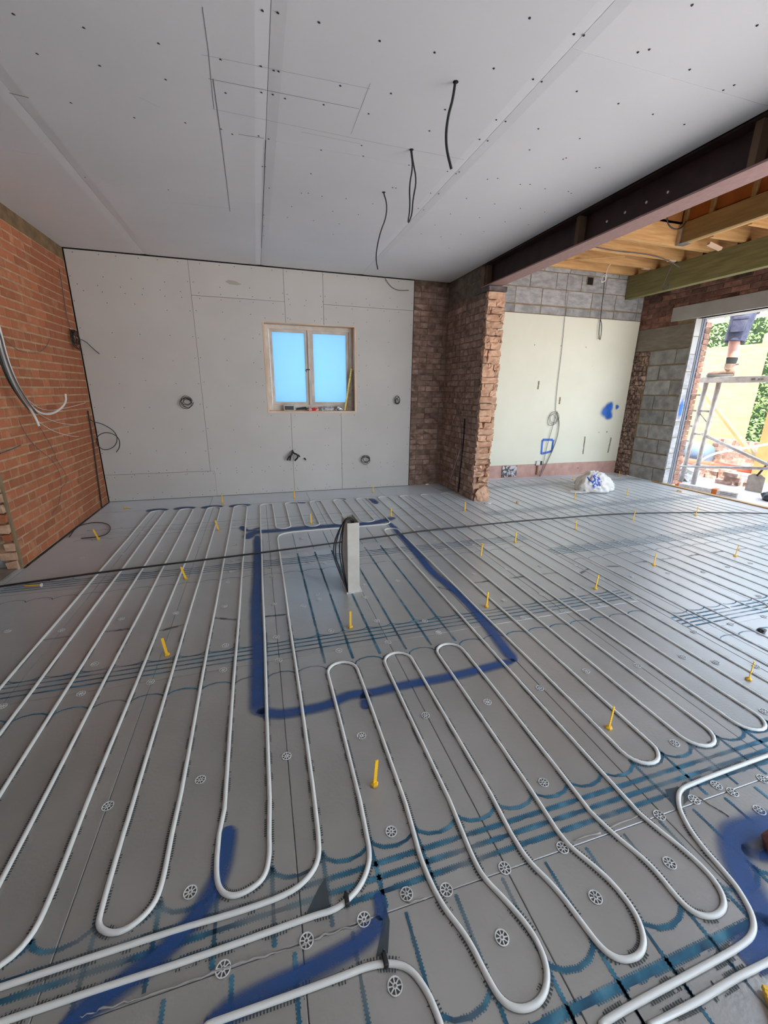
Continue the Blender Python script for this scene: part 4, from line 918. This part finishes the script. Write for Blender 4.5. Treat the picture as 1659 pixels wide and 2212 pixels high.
def wallcoil(u, v, r, lab, seed, rn=.0032, turns=4, sq=.9, drop=None, mt='cable_b'):
    c = cut(u, v, 1, YB - .03); P = [Vector((c.x, YB + .004, c.z + r * .6)), Vector((c.x, YB - .02, c.z + r * .7))] + coil_pts(c, r, turns, (1, 0, 0), (0, 0, 1), NB, .22, .015, seed, sq)
    if drop: P += [P[-1] + Vector(d) for d in drop]
    cable('cable_coil', P, rn, mt, lab, 'cable coil', 1)
wallcoil(404, 869, .055, 'small black cable coil on the left half of the back wall', 1, turns=5, sq=1.1)
wallcoil(857, 866, .045, 'small black cable coil at the right end of the back wall', 3, turns=4, sq=.6)
wallcoil(790, 992, .05, 'small black cable coil low on the back wall, below right of the window', 5, turns=4, sq=1.1)
c = cut(632, 978, 1, YB)
P = [(c.x, YB + .004, c.z + .03), (c.x, YB - .05, c.z + .02), (c.x - .02, YB - .07, c.z - .02), (c.x - .06, YB - .06, c.z - .05), (c.x - .075, YB - .05, c.z - .09)]
o = empty('pipe_tails', (c.x, YB, c.z), 'cluster of black pipe tails poking from the back wall under the window', 'pipe')
def tail(pts, r=.011): MB().tube(smoothline([Vector(p) - o.location for p in pts]), r, 8).build('tail', M['cable_b'], o, True)
tail(P); tail([(c.x, YB + .004, c.z + .03), (c.x + .01, YB - .06, c.z + .0), (c.x + .05, YB - .07, c.z - .01), (c.x + .07, YB - .06, c.z - .05), (c.x + .02, YB - .05, c.z - .1)])
tail([(c.x - .01, YB - .03, c.z), (c.x - .03, YB - .055, c.z - .04), (c.x - .045, YB - .05, c.z - .095)])
for du, dv in ((645, 983), (658, 990)):
    q = cut(du, dv, 1, YB); tail([(q.x, YB + .004, q.z), (q.x, YB - .02, q.z), (q.x + .01, YB - .045, q.z - .015)], .009)
# ceiling hanging cables
for x, y, pts, lab in ((2.83, 2.225, ((983, 180), (978, 215), (968, 250), (963, 290), (965, 325), (975, 365)), 'thick black cable hanging from the ceiling, nearest the camera'),
                       (2.83, 2.82, ((889, 323), (892, 350), (900, 390), (892, 430), (890, 465), (880, 487), (886, 450), (884, 400), (892, 360), (887, 323)), 'black cable hanging in a doubled loop from the middle of the ceiling'),
                       (2.83, 3.404, ((828, 415), (836, 440), (834, 470), (822, 500), (814, 535), (812, 560), (816, 582)), 'thin black cable hanging from the ceiling, farthest from the camera')):
    P = [(x, y, H + .01)] + [tuple(cut(u, v, 1, y)) for u, v in pts]; P = [Vector(p) for p in P]
    for i, p in enumerate(P[1:-1]): p.z = min(p.z, H + .005)
    cable('hanging_cable', P, .0065 if y < 2.5 else .0045, 'cable_b', lab)
    hr = MB().lathe((x, y, H - .0008), [(.014, 0), (.012, .0005)], 10); hr.build('cable_hole', M['dark'], ceil)
P = [(3.50, YB - .03, 2.745)] + [tuple(cut(u, v, 1, YB - .02)) for u, v in ((838, 612), (850, 624), (865, 628), (883, 627))]
cable('wall_cable', P, .004, 'cable_g', 'thin grey cable curling at the top right of the back wall')
# left wall cables
cL = lambda u, v, x=.02: cut(u, v, 0, x)
c = cL(160, 732, .03)
P = [Vector((0.0, c.y, c.z + .1))] + coil_pts(c, .085, 6, (0, 1, 0), (0, 0, 1), (1, 0, 0), .1, .012, 2, .9) + [c + Vector((.06, .12, -.02)), c + Vector((.1, .02, -.1)), c + Vector((.11, -.1, -.14))]
P[-3:] = [Vector((.08, 5.58, c.z)), Vector((.14, 5.60, c.z - .08)), Vector((.19, 5.60, c.z - .13))]
cable('cable_coil', P, .004, 'cable_b', 'tight black cable coil hung high on the orange brick wall', 'cable coil', 1)
c = cL(205, 945, .05)
P = [Vector((.01, 5.50, 1.02)), Vector((.03, 5.50, .98)), Vector((.12, 5.56, .95)), Vector((.24, 5.58, .84)), Vector((.22, 5.56, .70)), Vector((.10, 5.52, .64)), Vector((.04, 5.48, .72)), Vector((.06, 5.46, .82)), Vector((.16, 5.5, .87)), Vector((.26, 5.55, .80)), Vector((.25, 5.56, .68)), Vector((.20, 5.57, .62))]
cable('cable_coil', P, .0045, 'cable_b', 'large open black cable loop low in the corner by the orange brick wall', 'cable coil', 3)
cable('wall_conduit', [(.012, 5.50, 1.1), (.012, 5.49, .8), (.012, 5.44, .5), (.012, 5.40, .2), (.012, 5.38, .003)], .007, 'cable_b', 'dark cable running straight down the orange brick wall into the corner')
cable('wall_cable', [(.012, 5.44, 2.5), (.012, 5.42, 2.2), (.012, 5.40, 2.05), (.015, 5.43, 1.95)], .004, 'cable_g', 'dark cable on the orange brick wall above the tight coil')
# white cable bundle hanging at left edge
yb = LY0 - .12
def hang(pts, r, mt, nm='strand'): MB().tube(smoothline([cut(u, v, 0, x) for u, v, x in pts], 2), r, 7).build(nm, M[mt], wbun, True)
wbun = empty('cable_bundle', (.1, 3.9, 1.5), 'bundle of thick white and grey cables sweeping in from the left edge', 'cable bundle')
wbun.location = (0, 0, 0)
hang([(-60, 600, .12), (-20, 660, .12), (0, 710, .12), (12, 765, .12), (30, 815, .12), (50, 855, .12), (75, 888, .12), (105, 897, .12), (130, 885, .12), (143, 868, .12), (141, 851, .12)], .009, 'cable_w')
hang([(-60, 620, .10), (-10, 700, .10), (5, 760, .10), (22, 812, .10), (45, 855, .10), (65, 882, .10), (78, 905, .10), (84, 920, .10)], .010, 'cable_w')
hang([(-60, 640, .09), (-10, 720, .09), (8, 790, .09), (28, 835, .09), (52, 872, .09), (72, 895, .09)], .007, 'cable_g')
hang([(-60, 610, .14), (-5, 700, .14), (14, 775, .14), (34, 825, .14), (60, 868, .14), (80, 893, .14)], .005, 'cable_g')
hang([(-60, 660, .08), (-10, 740, .08), (10, 810, .08), (38, 855, .08), (62, 885, .08)], .006, 'cable_b')
for i, pts in enumerate(([(0, 722), (12, 735), (35, 755), (60, 764), (85, 762), (100, 750), (107, 733)], [(70, 895), (90, 930), (115, 970), (125, 1000), (143, 1022), (143, 1045), (132, 1052), (128, 1090), (112, 1112)], [(40, 905), (50, 930), (75, 965), (110, 990), (130, 1020), (133, 1050)],
                          [(60, 870), (90, 900), (130, 915), (165, 918)], [(55, 860), (95, 890), (150, 880), (185, 870)], [(75, 905), (110, 930), (150, 942), (170, 943)], [(0, 980), (20, 973), (45, 962)])):
    cable('wall_cable', [cL(u, v, .012 + .006 * i) for u, v in pts], .0022 if i != 6 else .004, 'cable_g' if i in (1, 2, 6) else 'cable_w' if i > 2 else 'cable_g',
          ['thin cable curve drooping from the left edge across the upper brick wall', 'thin grey cable wandering down the brick wall to its lower right', 'second thin grey cable beside the one wandering down the brick wall', 'thin pale wire just right of the white bundle, upper one', 'thin pale wire rising right across the brick wall to the corner', 'thin pale wire below the white bundle end', 'short dark cable crossing the broken end of the brick wall'][i])
# loop on floor at left
cable('floor_cable', [cut(u, v, 2, .006) for u, v in ((150, 1160), (165, 1138), (190, 1130), (215, 1128), (235, 1132), (240, 1143), (230, 1155), (210, 1160), (175, 1163))], .004, 'cable_b', 'thin black cable loop on the floor at the foot of the orange brick wall')
# cables in the right room
cR = lambda u, v, y=YC - .012: cut(u, v, 1, y)
P = [cR(1228, 590)] + [cR(u, v) for u, v in ((1222, 640), (1220, 690), (1212, 770), (1203, 840), (1200, 885))]
for p in P: p.z = min(p.z, 3.3)
cable('drop_cable', P, .0035, 'cable_g', 'thin cable hanging straight down the cream wall to a loose coil')
c = cR(1193, 903); P = coil_pts(c, .10, 3, (1, 0, 0), (0, 0, 1), NB, .25, .01, 4, .85)
cable('cable_coil', P, .003, 'cable_g', 'loose grey cable coil hanging on the cream wall', 'cable coil', 1)
for i, pts in enumerate(([(1200, 885), (1207, 905), (1207, 935), (1198, 960), (1185, 990), (1172, 1015), (1165, 1029)], [(1204, 888), (1190, 935), (1180, 970), (1172, 1010), (1166, 1028)], [(1204, 890), (1209, 915), (1204, 945), (1192, 978), (1176, 1012), (1167, 1030)])):
    P = [cR(u, v, YC - .014 - .006 * i) for u, v in pts]
    for p in P: p.z = max(p.z, .008)
    cable('drop_cable', P, .0035, 'cable_g', ['grey cable bowing right below the loose coil down to the floor', 'pale grey cable falling left inside the blue sprayed square', 'grey cable twin hugging the bowed one below the loose coil'][i])
a = cR(1163, 1000); o = empty('socket_box', (a.x, YR - .022, a.z), 'small metal back box low on the cream wall with cables behind', 'socket')
MB().box((-.045, -.02, -.04), (.035, 0, .035)).build('back_box', M['white'], o, bevel=.004); MB().box((.036, -.03, -.035), (.062, -.001, .03)).build('dark_flap', M['cable_b'], o)
MB().box((-.012, -.012, -.20), (.012, -.001, -.041)).build('conduit', mat('rusty_conduit', (.30, .14, .08), .8), o)
P = [cR(u, v, YR - .05) for u, v in ((1308, 575), (1306, 600), (1304, 630), (1300, 660), (1297, 690), (1300, 700), (1299, 720), (1296, 738), (1293, 720), (1297, 690))]
for p in P: p.z = min(p.z, 3.25)
cable('drop_cable', P, .005, 'cable_b', 'dark cable hanging in front of the blocks and cream wall with a looped end')
c = cut(1303, 603, 1, 5.45); P = [(c.x, 5.35, 3.103), (c.x, 5.40, 3.05)] + coil_pts(c, .05, 2.5, (1, 0, 0), (0, 0, 1), NB, .3, .02, 7, .5)
cable('cable_coil', P, .0045, 'cable_w', 'white cable curl dangling from the joists above the cream wall', 'cable coil', 1)
P = [cut(u, v, 0, 7.44) for u, v in ((1452, 532), (1456, 548), (1452, 570), (1442, 592), (1434, 612), (1430, 628), (1440, 620), (1445, 612), (1444, 625))]
cable('drop_cable', P, .006, 'cable_g', 'grey cable hanging over the face of the green timber beam')
P = [Vector((x_, y_, z_)) for x_, y_, z_ in ((4.75, 4.92, 3.11), (5.3, 4.915, 3.16), (5.9, 4.905, 3.13), (6.3, 4.90, 3.10), (6.9, 4.9, 3.12), (7.2, 4.85, 3.06), (7.35, 4.8, 2.98))]
cable('joist_cable', P, .006, 'cable_g', 'grey cable run along the pale joist above the doorway side')
P = [cut(u, v, 1, 4.3) for u, v in ((1441, 462), (1441, 480), (1450, 493), (1463, 496), (1475, 490), (1482, 478))]
cable('joist_cable', P, .007, 'cable_b', 'dark cable loop drooping beside the joist hanger')

# ------------------------------------------------------------------ garden
GZ = -.10
ground = tag(MB().box((8.2, -25, -.4), (30, 22, GZ)).box((-20, -25, -.4), (8.2, -3.05, GZ)).box((4.64, -3.05, -.4), (8.2, .94, GZ)).build('ground', M['paving']), kind='structure')
def upr(n, x0, x1, y0, y1, z0, z1, mt, par=None, bev=.002): return MB().box((x0, y0, z0), (x1, y1, z1)).build(n, mt, par, bevel=bev)
hb = empty('hoarding', (11.55, 6.8, GZ), 'tall plywood sheet standing upright in the garden', 'plywood')
MB().box((-.012, -.62, 0), (.012, .75, 2.45)).build('sheet', M['ply'], hb); MB().box((.014, -.60, .0), (.07, -.50, 2.62)).build('post', M['timber_y'], hb)
tag(MB().bar((10.38, 6.80, 1.83), (10.38, 4.86, -.04), .05, .11, (1, 0, 0)).build('timber_brace', mat('pale_timber', (.22, .15, .055), .7, (.28, .20, .08), 4, stretch=(1, 1, 1))), 'long pale timber brace slanting down in front of the plywood', 'timber')
op = MB().box((10.2, 4.82, GZ), (10.3, 5.06, 1.5)); tag(op.build('orange_post', mat('orange_timber', (.45, .18, .06), .7, (.52, .23, .08), 4, stretch=(1, 1, 1))), 'wide orange timber post at the right edge of the garden view', 'post')
gw = empty('garden_wall', (11.2, 5.6, GZ), 'low brick garden wall under the hedge', 'wall')
MB().box((.006, -1.6, 0), (.22, .92, .555)).build('mortar_core', M['mortar_g'], gw)
for r in range(7):
    z = .006 + r * .077; y = -1.6 + (.11 if r % 2 else 0)
    while y < .9:
        L = .215 if r < 6 else .065
        link('brick', MB().box((-.004, y, z), (.1, min(y + L, .93), z + (.062 if r < 6 else .095)), .003).mesh('brick', M['brick_g']), gw); y += L + .015
tag(MB().tube([(10.5, 7.2, .0), (10.5, 6.0, .01), (10.5, 4.85, .03)], .058, 14).tube([(10.5, 5.90, .01), (10.5, 5.99, .01)], .068, 14).build('drain_pipe', M['orange'], None, True), 'orange plastic drain pipe lying along the garden wall', 'pipe')
tag(MB().lathe((10.9, 6.98, .14), [(.05, -.04), (.18, -.03), (.235, .02), (.245, .2), (.235, .5), (.2, .62), (.08, .67)], 20, (0, -1, 0)).build('plastic_drum', M['barrel'], None, True), 'blue-grey plastic drum lying beside the plywood', 'drum')
# scaffold platform
sf = empty('scaffold_tower', (8.8, 5.2, GZ), 'aluminium ladder frame of the work platform outside the opening', 'scaffold')
T_ = lambda a, b, r=.034, n='tube': MB().tube([Vector(a) - sf.location, Vector(b) - sf.location], r, 10).build(n, M['scaffold'], sf, True)
T_((8.8, 5.24, GZ), (8.8, 5.18, 1.56), n='upright'); T_((8.8, 5.02, GZ), (8.8, 4.98, 1.56), n='upright'); T_((8.8, 5.88, GZ), (8.8, 5.86, 1.56), n='upright')
for z in (.05, .3, .55, .8, 1.05, 1.30): T_((8.8, 5.21, z + .05), (8.8, 5.87, z + .05), .016, 'rung')
T_((8.8, 5.2, 1.10), (8.8, 5.0, 1.10), .018, 'strut'); T_((8.8, 5.19, 1.08), (8.8, 5.03, .93), .009, 'strut')
T_((8.8, 5.07, .74), (8.8, 3.7, .30), .024, 'diagonal_brace'); T_((8.77, 5.35, .16), (8.77, 3.5, .43), .022, 'lower_rail'); T_((8.8, 5.2, .73), (8.8, 5.03, .73), .014, 'strut')
pl = empty('scaffold_board', (8.82, 4.0, 1.54), 'aluminium staging board on the scaffold under the worker\'s boots', 'board')
MB().box((-.15, -1.9, 0), (-.12, 1.34, .085)).build('side_rail', M['scaffold'], pl, bevel=.004); MB().box((.20, -1.9, 0), (.23, 1.34, .085)).build('side_rail', M['scaffold'], pl, bevel=.004)
MB().box((-.12, -1.9, .06), (.20, 1.34, .08)).build('deck', mat('worn_deck', (.3, .24, .18), .8), pl)
text('GO', .035, (-.152, .45, .03), (math.pi / 2, 0, -math.pi / 2), M['lcd'], pl, extr=.0005); text('O', .035, (-.152, .20, .03), (math.pi / 2, 0, -math.pi / 2), M['lcd'], pl, extr=.0005)
for i in range(9): 
    y = .36 - i * .018 if i < 4 else .16 - (i - 4) * .028
    MB().box((-.1525, y - .01, .035), (-.1502, y, .047)).build('print_mark', M['lcd'], pl)
tag(MB().tube(smoothline([fl(1508, 998, .0) if 0 else cut(1508, 998, 0, 9.9), cut(1540, 980, 0, 9.9), cut(1580, 972, 0, 9.9), cut(1640, 963, 0, 9.9), cut(1680, 955, 0, 9.9)]), .018, 8).build('white_hose', M['cable_w'], None, True), 'white hose arching behind the scaffold rails', 'hose')
# loose bricks
rb = random.Random(4); BK = MB().box((-.1075, -.051, -.0325), (.1075, .051, .0325), .003).mesh('loose_brick', mat('reclaimed_brick', (.30, .17, .12), .9, (.48, .36, .30), 12, bump=.4, rnd=.4, lo=.4, hi=.6))
bp = [(1527, 1046, 0, .1), (1527, 1033, 1, .05), (1548, 1045, 0, -.2), (1546, 1035, 1, .1), (1568, 1040, 0, .05), (1568, 1028, 1, .0), (1568, 1016, 2, .08), (1548, 1020, 2, -.1), (1527, 1020, 2, .15), (1592, 1048, 0, -.5), (1612, 1040, 0, -.1), (1612, 1030, 1, -.1), (1580, 1052, 0, .3), (1592, 1030, 1, .2), (1590, 1020, 2, .1)]
LBL = ['bottom left', 'second up at the left end', 'bottom, second from the left', 'middle layer, second from the left', 'bottom centre', 'middle layer, centre', 'top centre', 'top, left of the centre brick', 'top left', 'front right, darker', 'right end of the bottom row', 'upper right, tilted', 'small one in front', 'far right, turned askew', 'top right, behind']
for (u, v, lv, a), lb in zip(bp, LBL):
    x = 9.65; q = Vector((0, 5.64 - (u - 1520) * .0116, 0))
    o = link('loose_brick', BK, None); o.location = (x + (.0 if u < 1575 else -.13 if a < 0 else -.26) - .01 * lv, q.y, GZ + .035 + .071 * lv); o.rotation_euler = (0, 0, math.pi / 2 + a)
    tag(o, 'loose reclaimed brick in the garden pile, ' + lb, 'brick', 'loose bricks piled behind the threshold')
o = empty('white_profile_box', (8.45, 4.55, GZ), 'long white box section with orange end straps lying outside the threshold', 'box'); o.rotation_euler.z = .28
MB().box((-.06, -.42, 0), (.06, .42, .075)).build('body', M['white'], o, bevel=.005)
for y in (-.12, .40): MB().box((-.064, y - .04, -.0), (.064, y + .03, .08)).build('orange_strap', mat('orange_strap', (.55, .14, .02), .5), o, bevel=.004)
MB().box((-.0615, -.40, .022), (-.0605, -.2, .03)).build('slot', M['lcd'], o); MB().box((-.0615, -.40, .045), (-.0605, -.2, .053)).build('slot', M['lcd'], o)
crumple('plastic_sheeting', (9.05, 5.38, GZ), .22, .2, .14, M['white'], 'crumpled white plastic sheeting at the foot of the brick jamb', 'sheeting', 11, 3, .5, sharp=3)
sh = empty('shovel', tuple(fl(1626, 1062, GZ)), 'muddy square-mouth shovel leaning behind the threshold', 'shovel')
MB().prism([(-.12, 0), (.12, -.02), (.12, .24), (.05, .28), (-.05, .28), (-.12, .24)], 0, 0, .008).build('blade', M['blade'], sh)
MB().tube([(.0, 0, .25), (.10, -.06, .5), (.35, -.2, 1.0)], .017, 8).build('shaft', M['cable_b'], sh, True)
crumple('rubble_sack', tuple(fl(1672, 1082, GZ)), .17, .14, .10, M['sack'], 'black rubble sack cut off by the right edge outside', 'sack', 12, 3, .2)

# hedge
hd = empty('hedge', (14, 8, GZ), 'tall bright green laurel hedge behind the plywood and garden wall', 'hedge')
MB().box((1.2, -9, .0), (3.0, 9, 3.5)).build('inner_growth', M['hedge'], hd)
rl = random.Random(9); V = []; Fc = []
for i in range(15000):
    x = rl.uniform(-.1, 1.3) if rl.random() < .75 else rl.uniform(-.6, .2); y = rl.uniform(-6.5, 5); z = rl.uniform(.3, 3.8)
    x += .35 * noise.noise(Vector((y * .9, z * .9, 3)))
    d = Vector((rl.uniform(-1, 1), rl.uniform(-1, 1), rl.uniform(-1, .6))).normalized(); s_ = Vector((rl.uniform(-1, .2), rl.uniform(-1, 1), rl.uniform(-.2, 1))); s_ = d.cross(s_).normalized()
    L = rl.uniform(.07, .14); W_ = L * .38; c = Vector((x, y, z)); n = len(V)
    V += [c, c + d * L * .5 + s_ * W_ * .5, c + d * L, c + d * L * .5 - s_ * W_ * .5]; Fc.append((n, n + 1, n + 2, n + 3))
tag(link('foliage', mesh('foliage', V, Fc, M['leaf']), hd), kind='stuff')
ba = MB()
for i in range(26):
    a = Vector((rl.uniform(-.3, .5), rl.uniform(-6, 5), rl.uniform(0, 2))); ba.tube([a, a + Vector((rl.uniform(-.2, .2), rl.uniform(-.4, .4), 1.2)), a + Vector((rl.uniform(-.2, .2), rl.uniform(-.7, .7), 2.4))], .012, 5)
tag(ba.build('branches', mat('branch', (.3, .25, .2), .8), hd), kind='stuff')

# ------------------------------------------------------------------ worker on the board
pr = empty('person', (8.85, 4.97, 1.628), 'worker in navy shorts, dark socks and tan boots on the staging board outside', 'person')
def skin(name, verts, edges, radii, mt, parent, sub=2, root=0):
    me = bpy.data.meshes.new(name); me.from_pydata([tuple(v) for v in verts], edges, []); me.materials.append(mt)
    o = link(name, me, parent); md = o.modifiers.new('s', 'SKIN'); md.use_smooth_shade = True; md.branch_smoothing = .3
    sv = me.skin_vertices[0].data
    for i, r in enumerate(radii): sv[i].radius = (r, r) if not isinstance(r, tuple) else r; sv[i].use_root = (i == root)
    s2 = o.modifiers.new('u', 'SUBSURF'); s2.levels = s2.render_levels = sub
    return o
pr.rotation_euler.z = math.radians(33)
# y+ is the way he faces; local origin at the boots
bv = [(0, -.09, .93), (0, -.07, 1.12), (0, -.05, 1.32), (0, -.03, 1.43), (0, .0, 1.50), (0, .01, 1.58), (0, .03, 1.68), (0, .02, 1.76),
      (-.09, -.06, .88), (-.10, -.03, .50), (-.10, -.05, .10), (-.10, .06, .045),
      (.09, -.06, .88), (.10, -.03, .50), (.10, -.05, .10), (.10, .06, .045),
      (-.19, -.03, 1.42), (-.24, -.02, 1.15), (-.22, .16, .96), (-.20, .24, .92), (.19, -.03, 1.42), (.25, -.02, 1.15), (.23, .16, .98), (.22, .24, .94)]
be = [(0, 1), (1, 2), (2, 3), (3, 4), (4, 5), (5, 6), (6, 7), (0, 8), (8, 9), (9, 10), (10, 11), (0, 12), (12, 13), (13, 14), (14, 15), (3, 16), (16, 17), (17, 18), (18, 19), (3, 20), (20, 21), (21, 22), (22, 23)]
br = [.145, .13, .155, .13, .06, .065, .095, .07, .095, .07, .048, .04, .095, .07, .048, .04, .06, .042, .03, .035, .06, .042, .03, .035]
# calf bulge
bv += [(-.10, -.055, .36), (.10, -.055, .36)]; br += [.082, .082]; be.remove((9, 10)); be.remove((13, 14)); be += [(9, 24), (24, 10), (13, 25), (25, 14)]
# five fingers on each hand
for hi, sgn in ((19, 1), (23, -1)):
    hx_, hy, hz_ = bv[hi]
    for k in range(5):
        if k < 4: a = (hx_ + (k - 1.5) * .02, hy + .06, hz_ - .01); b = (hx_ + (k - 1.5) * .021, hy + (.095, .105, .1, .085)[k], hz_ - .035)
        else: a = (hx_ + sgn * .035, hy + .015, hz_ - .01); b = (hx_ + sgn * .05, hy + .045, hz_ - .02)
        n = len(bv); bv += [a, b]; br += [.009, .0075]; be += [(hi, n), (n, n + 1)]
skin('body', bv, be, br, M['skin'], pr)
def tubeskin(nm, pts, rs, mt, n=16, ell=1.0):
    return MB().tube(pts, rs, n, caps=False).build(nm, mt, pr, True)
for sx_, dy in ((-.10, 0), (.10, 0)):
    sh_ = MB().tube(smoothline([(sx_ * .8, -.07 + dy * .3, .95), (sx_, -.06 + dy * .6, .76), (sx_ * 1.02, -.04 + dy, .58), (sx_ * 1.02, -.035 + dy, .50)], 1), [.155, .150, .135, .132, .128, .130], 18, caps=False)
    o = sh_.build('shorts_leg', M['shorts'], pr, True); md = o.modifiers.new('t', 'SOLIDIFY'); md.thickness = .006
    MB().prism([(-.12 + dy, .62), (.04 + dy, .62), (.03 + dy, .80), (-.14 + dy, .80)], 0, sx_ - .158, sx_ - .138).build('cargo_pocket', M['shorts'], pr, bevel=.006)
    MB().prism([(-.15 + dy, .79), (.035 + dy, .79), (.03 + dy, .83), (-.155 + dy, .83)], 0, sx_ - .164, sx_ - .142).build('pocket_flap', M['shorts'], pr, bevel=.005)
    MB().tube([(sx_, -.05 + dy, .12), (sx_, -.052 + dy, .19), (sx_, -.055 + dy, .275)], [.056, .060, .070], 14, caps=False).build('sock', M['sock'], pr, True)
    MB().tube([(sx_, -.04 + dy, .10), (sx_, -.048 + dy, .145), (sx_, -.05 + dy, .185)], [.060, .063, .068], 14, caps=False).build('boot_cuff', M['boot'], pr, True)
    # boot: upper and sole
    b = MB(); n = 14; prof = [(-.105, .035, .0, .12), (-.09, .048, .0, .15), (-.03, .05, .0, .155), (.03, .048, .0, .12), (.09, .05, .0, .085), (.15, .052, .0, .075), (.20, .045, .0, .06), (.225, .02, .01, .04)]
    rings = []
    for y, w_, z0, z1 in prof: rings.append([(sx_ + w_ * math.cos(t), y + dy - .02, (z0 + z1) / 2 + .012 + (z1 - z0) / 2 * math.sin(t)) for t in [2 * math.pi * k / n for k in range(n)]])
    vs = [p for r_ in rings for p in r_]; fs = [(i * n + k, i * n + (k + 1) % n, (i + 1) * n + (k + 1) % n, (i + 1) * n + k) for i in range(len(rings) - 1) for k in range(n)] + [tuple(range(n)), tuple((len(rings) - 1) * n + k for k in range(n))]
    boot_ = b.add(vs, fs).build('boot', M['boot'], pr, True)
    MB().prism([(sx_ - .048, -.115 + dy), (sx_ + .048, -.115 + dy), (sx_ + .055, .05 + dy), (sx_ + .05, .19 + dy), (sx_, .215 + dy), (sx_ - .05, .19 + dy), (sx_ - .055, .05 + dy)], 2, -.002, .032).build('sole', M['sole'], boot_, bevel=.005)
    MB().tube([(sx_, -.11 + dy, .18), (sx_, -.15 + dy, .185)], .008, 6).build('pull_tab', M['sole'], pr)
sh_ = MB().tube([(0, -.08, .88), (0, -.08, 1.0), (0, -.07, 1.15), (0, -.05, 1.33), (0, -.03, 1.45)], [.17, .175, .17, .18, .12], 18).build('shirt', M['shirt'], pr, True)
# face and hair
for sx_ in (-1, 1):
    MB().lathe((sx_ * .032, .115, 1.70), [(.004, -.004), (.011, 0), (.008, .006), (.002, .008)], 8, (0, 1, 0)).build('eye', M['cable_w'], pr, True)
    MB().lathe((sx_ * .085, .02, 1.68), [(.01, 0), (.028, .004), (.02, .014)], 8, (sx_, -.3, 0)).build('ear', M['skin'], pr, True)
MB().tube([(0, .11, 1.70), (0, .135, 1.66), (0, .12, 1.65)], [.008, .014, .01], 8).build('nose', M['skin'], pr, True)
MB().box((-.025, .105, 1.615), (.025, .118, 1.625)).build('mouth', M['brick_e'], pr, bevel=.003)
crumple('hair', (0, -.015, 1.70), .10, .115, .085, M['hair'], None, None, 2, 3, .1, pr)
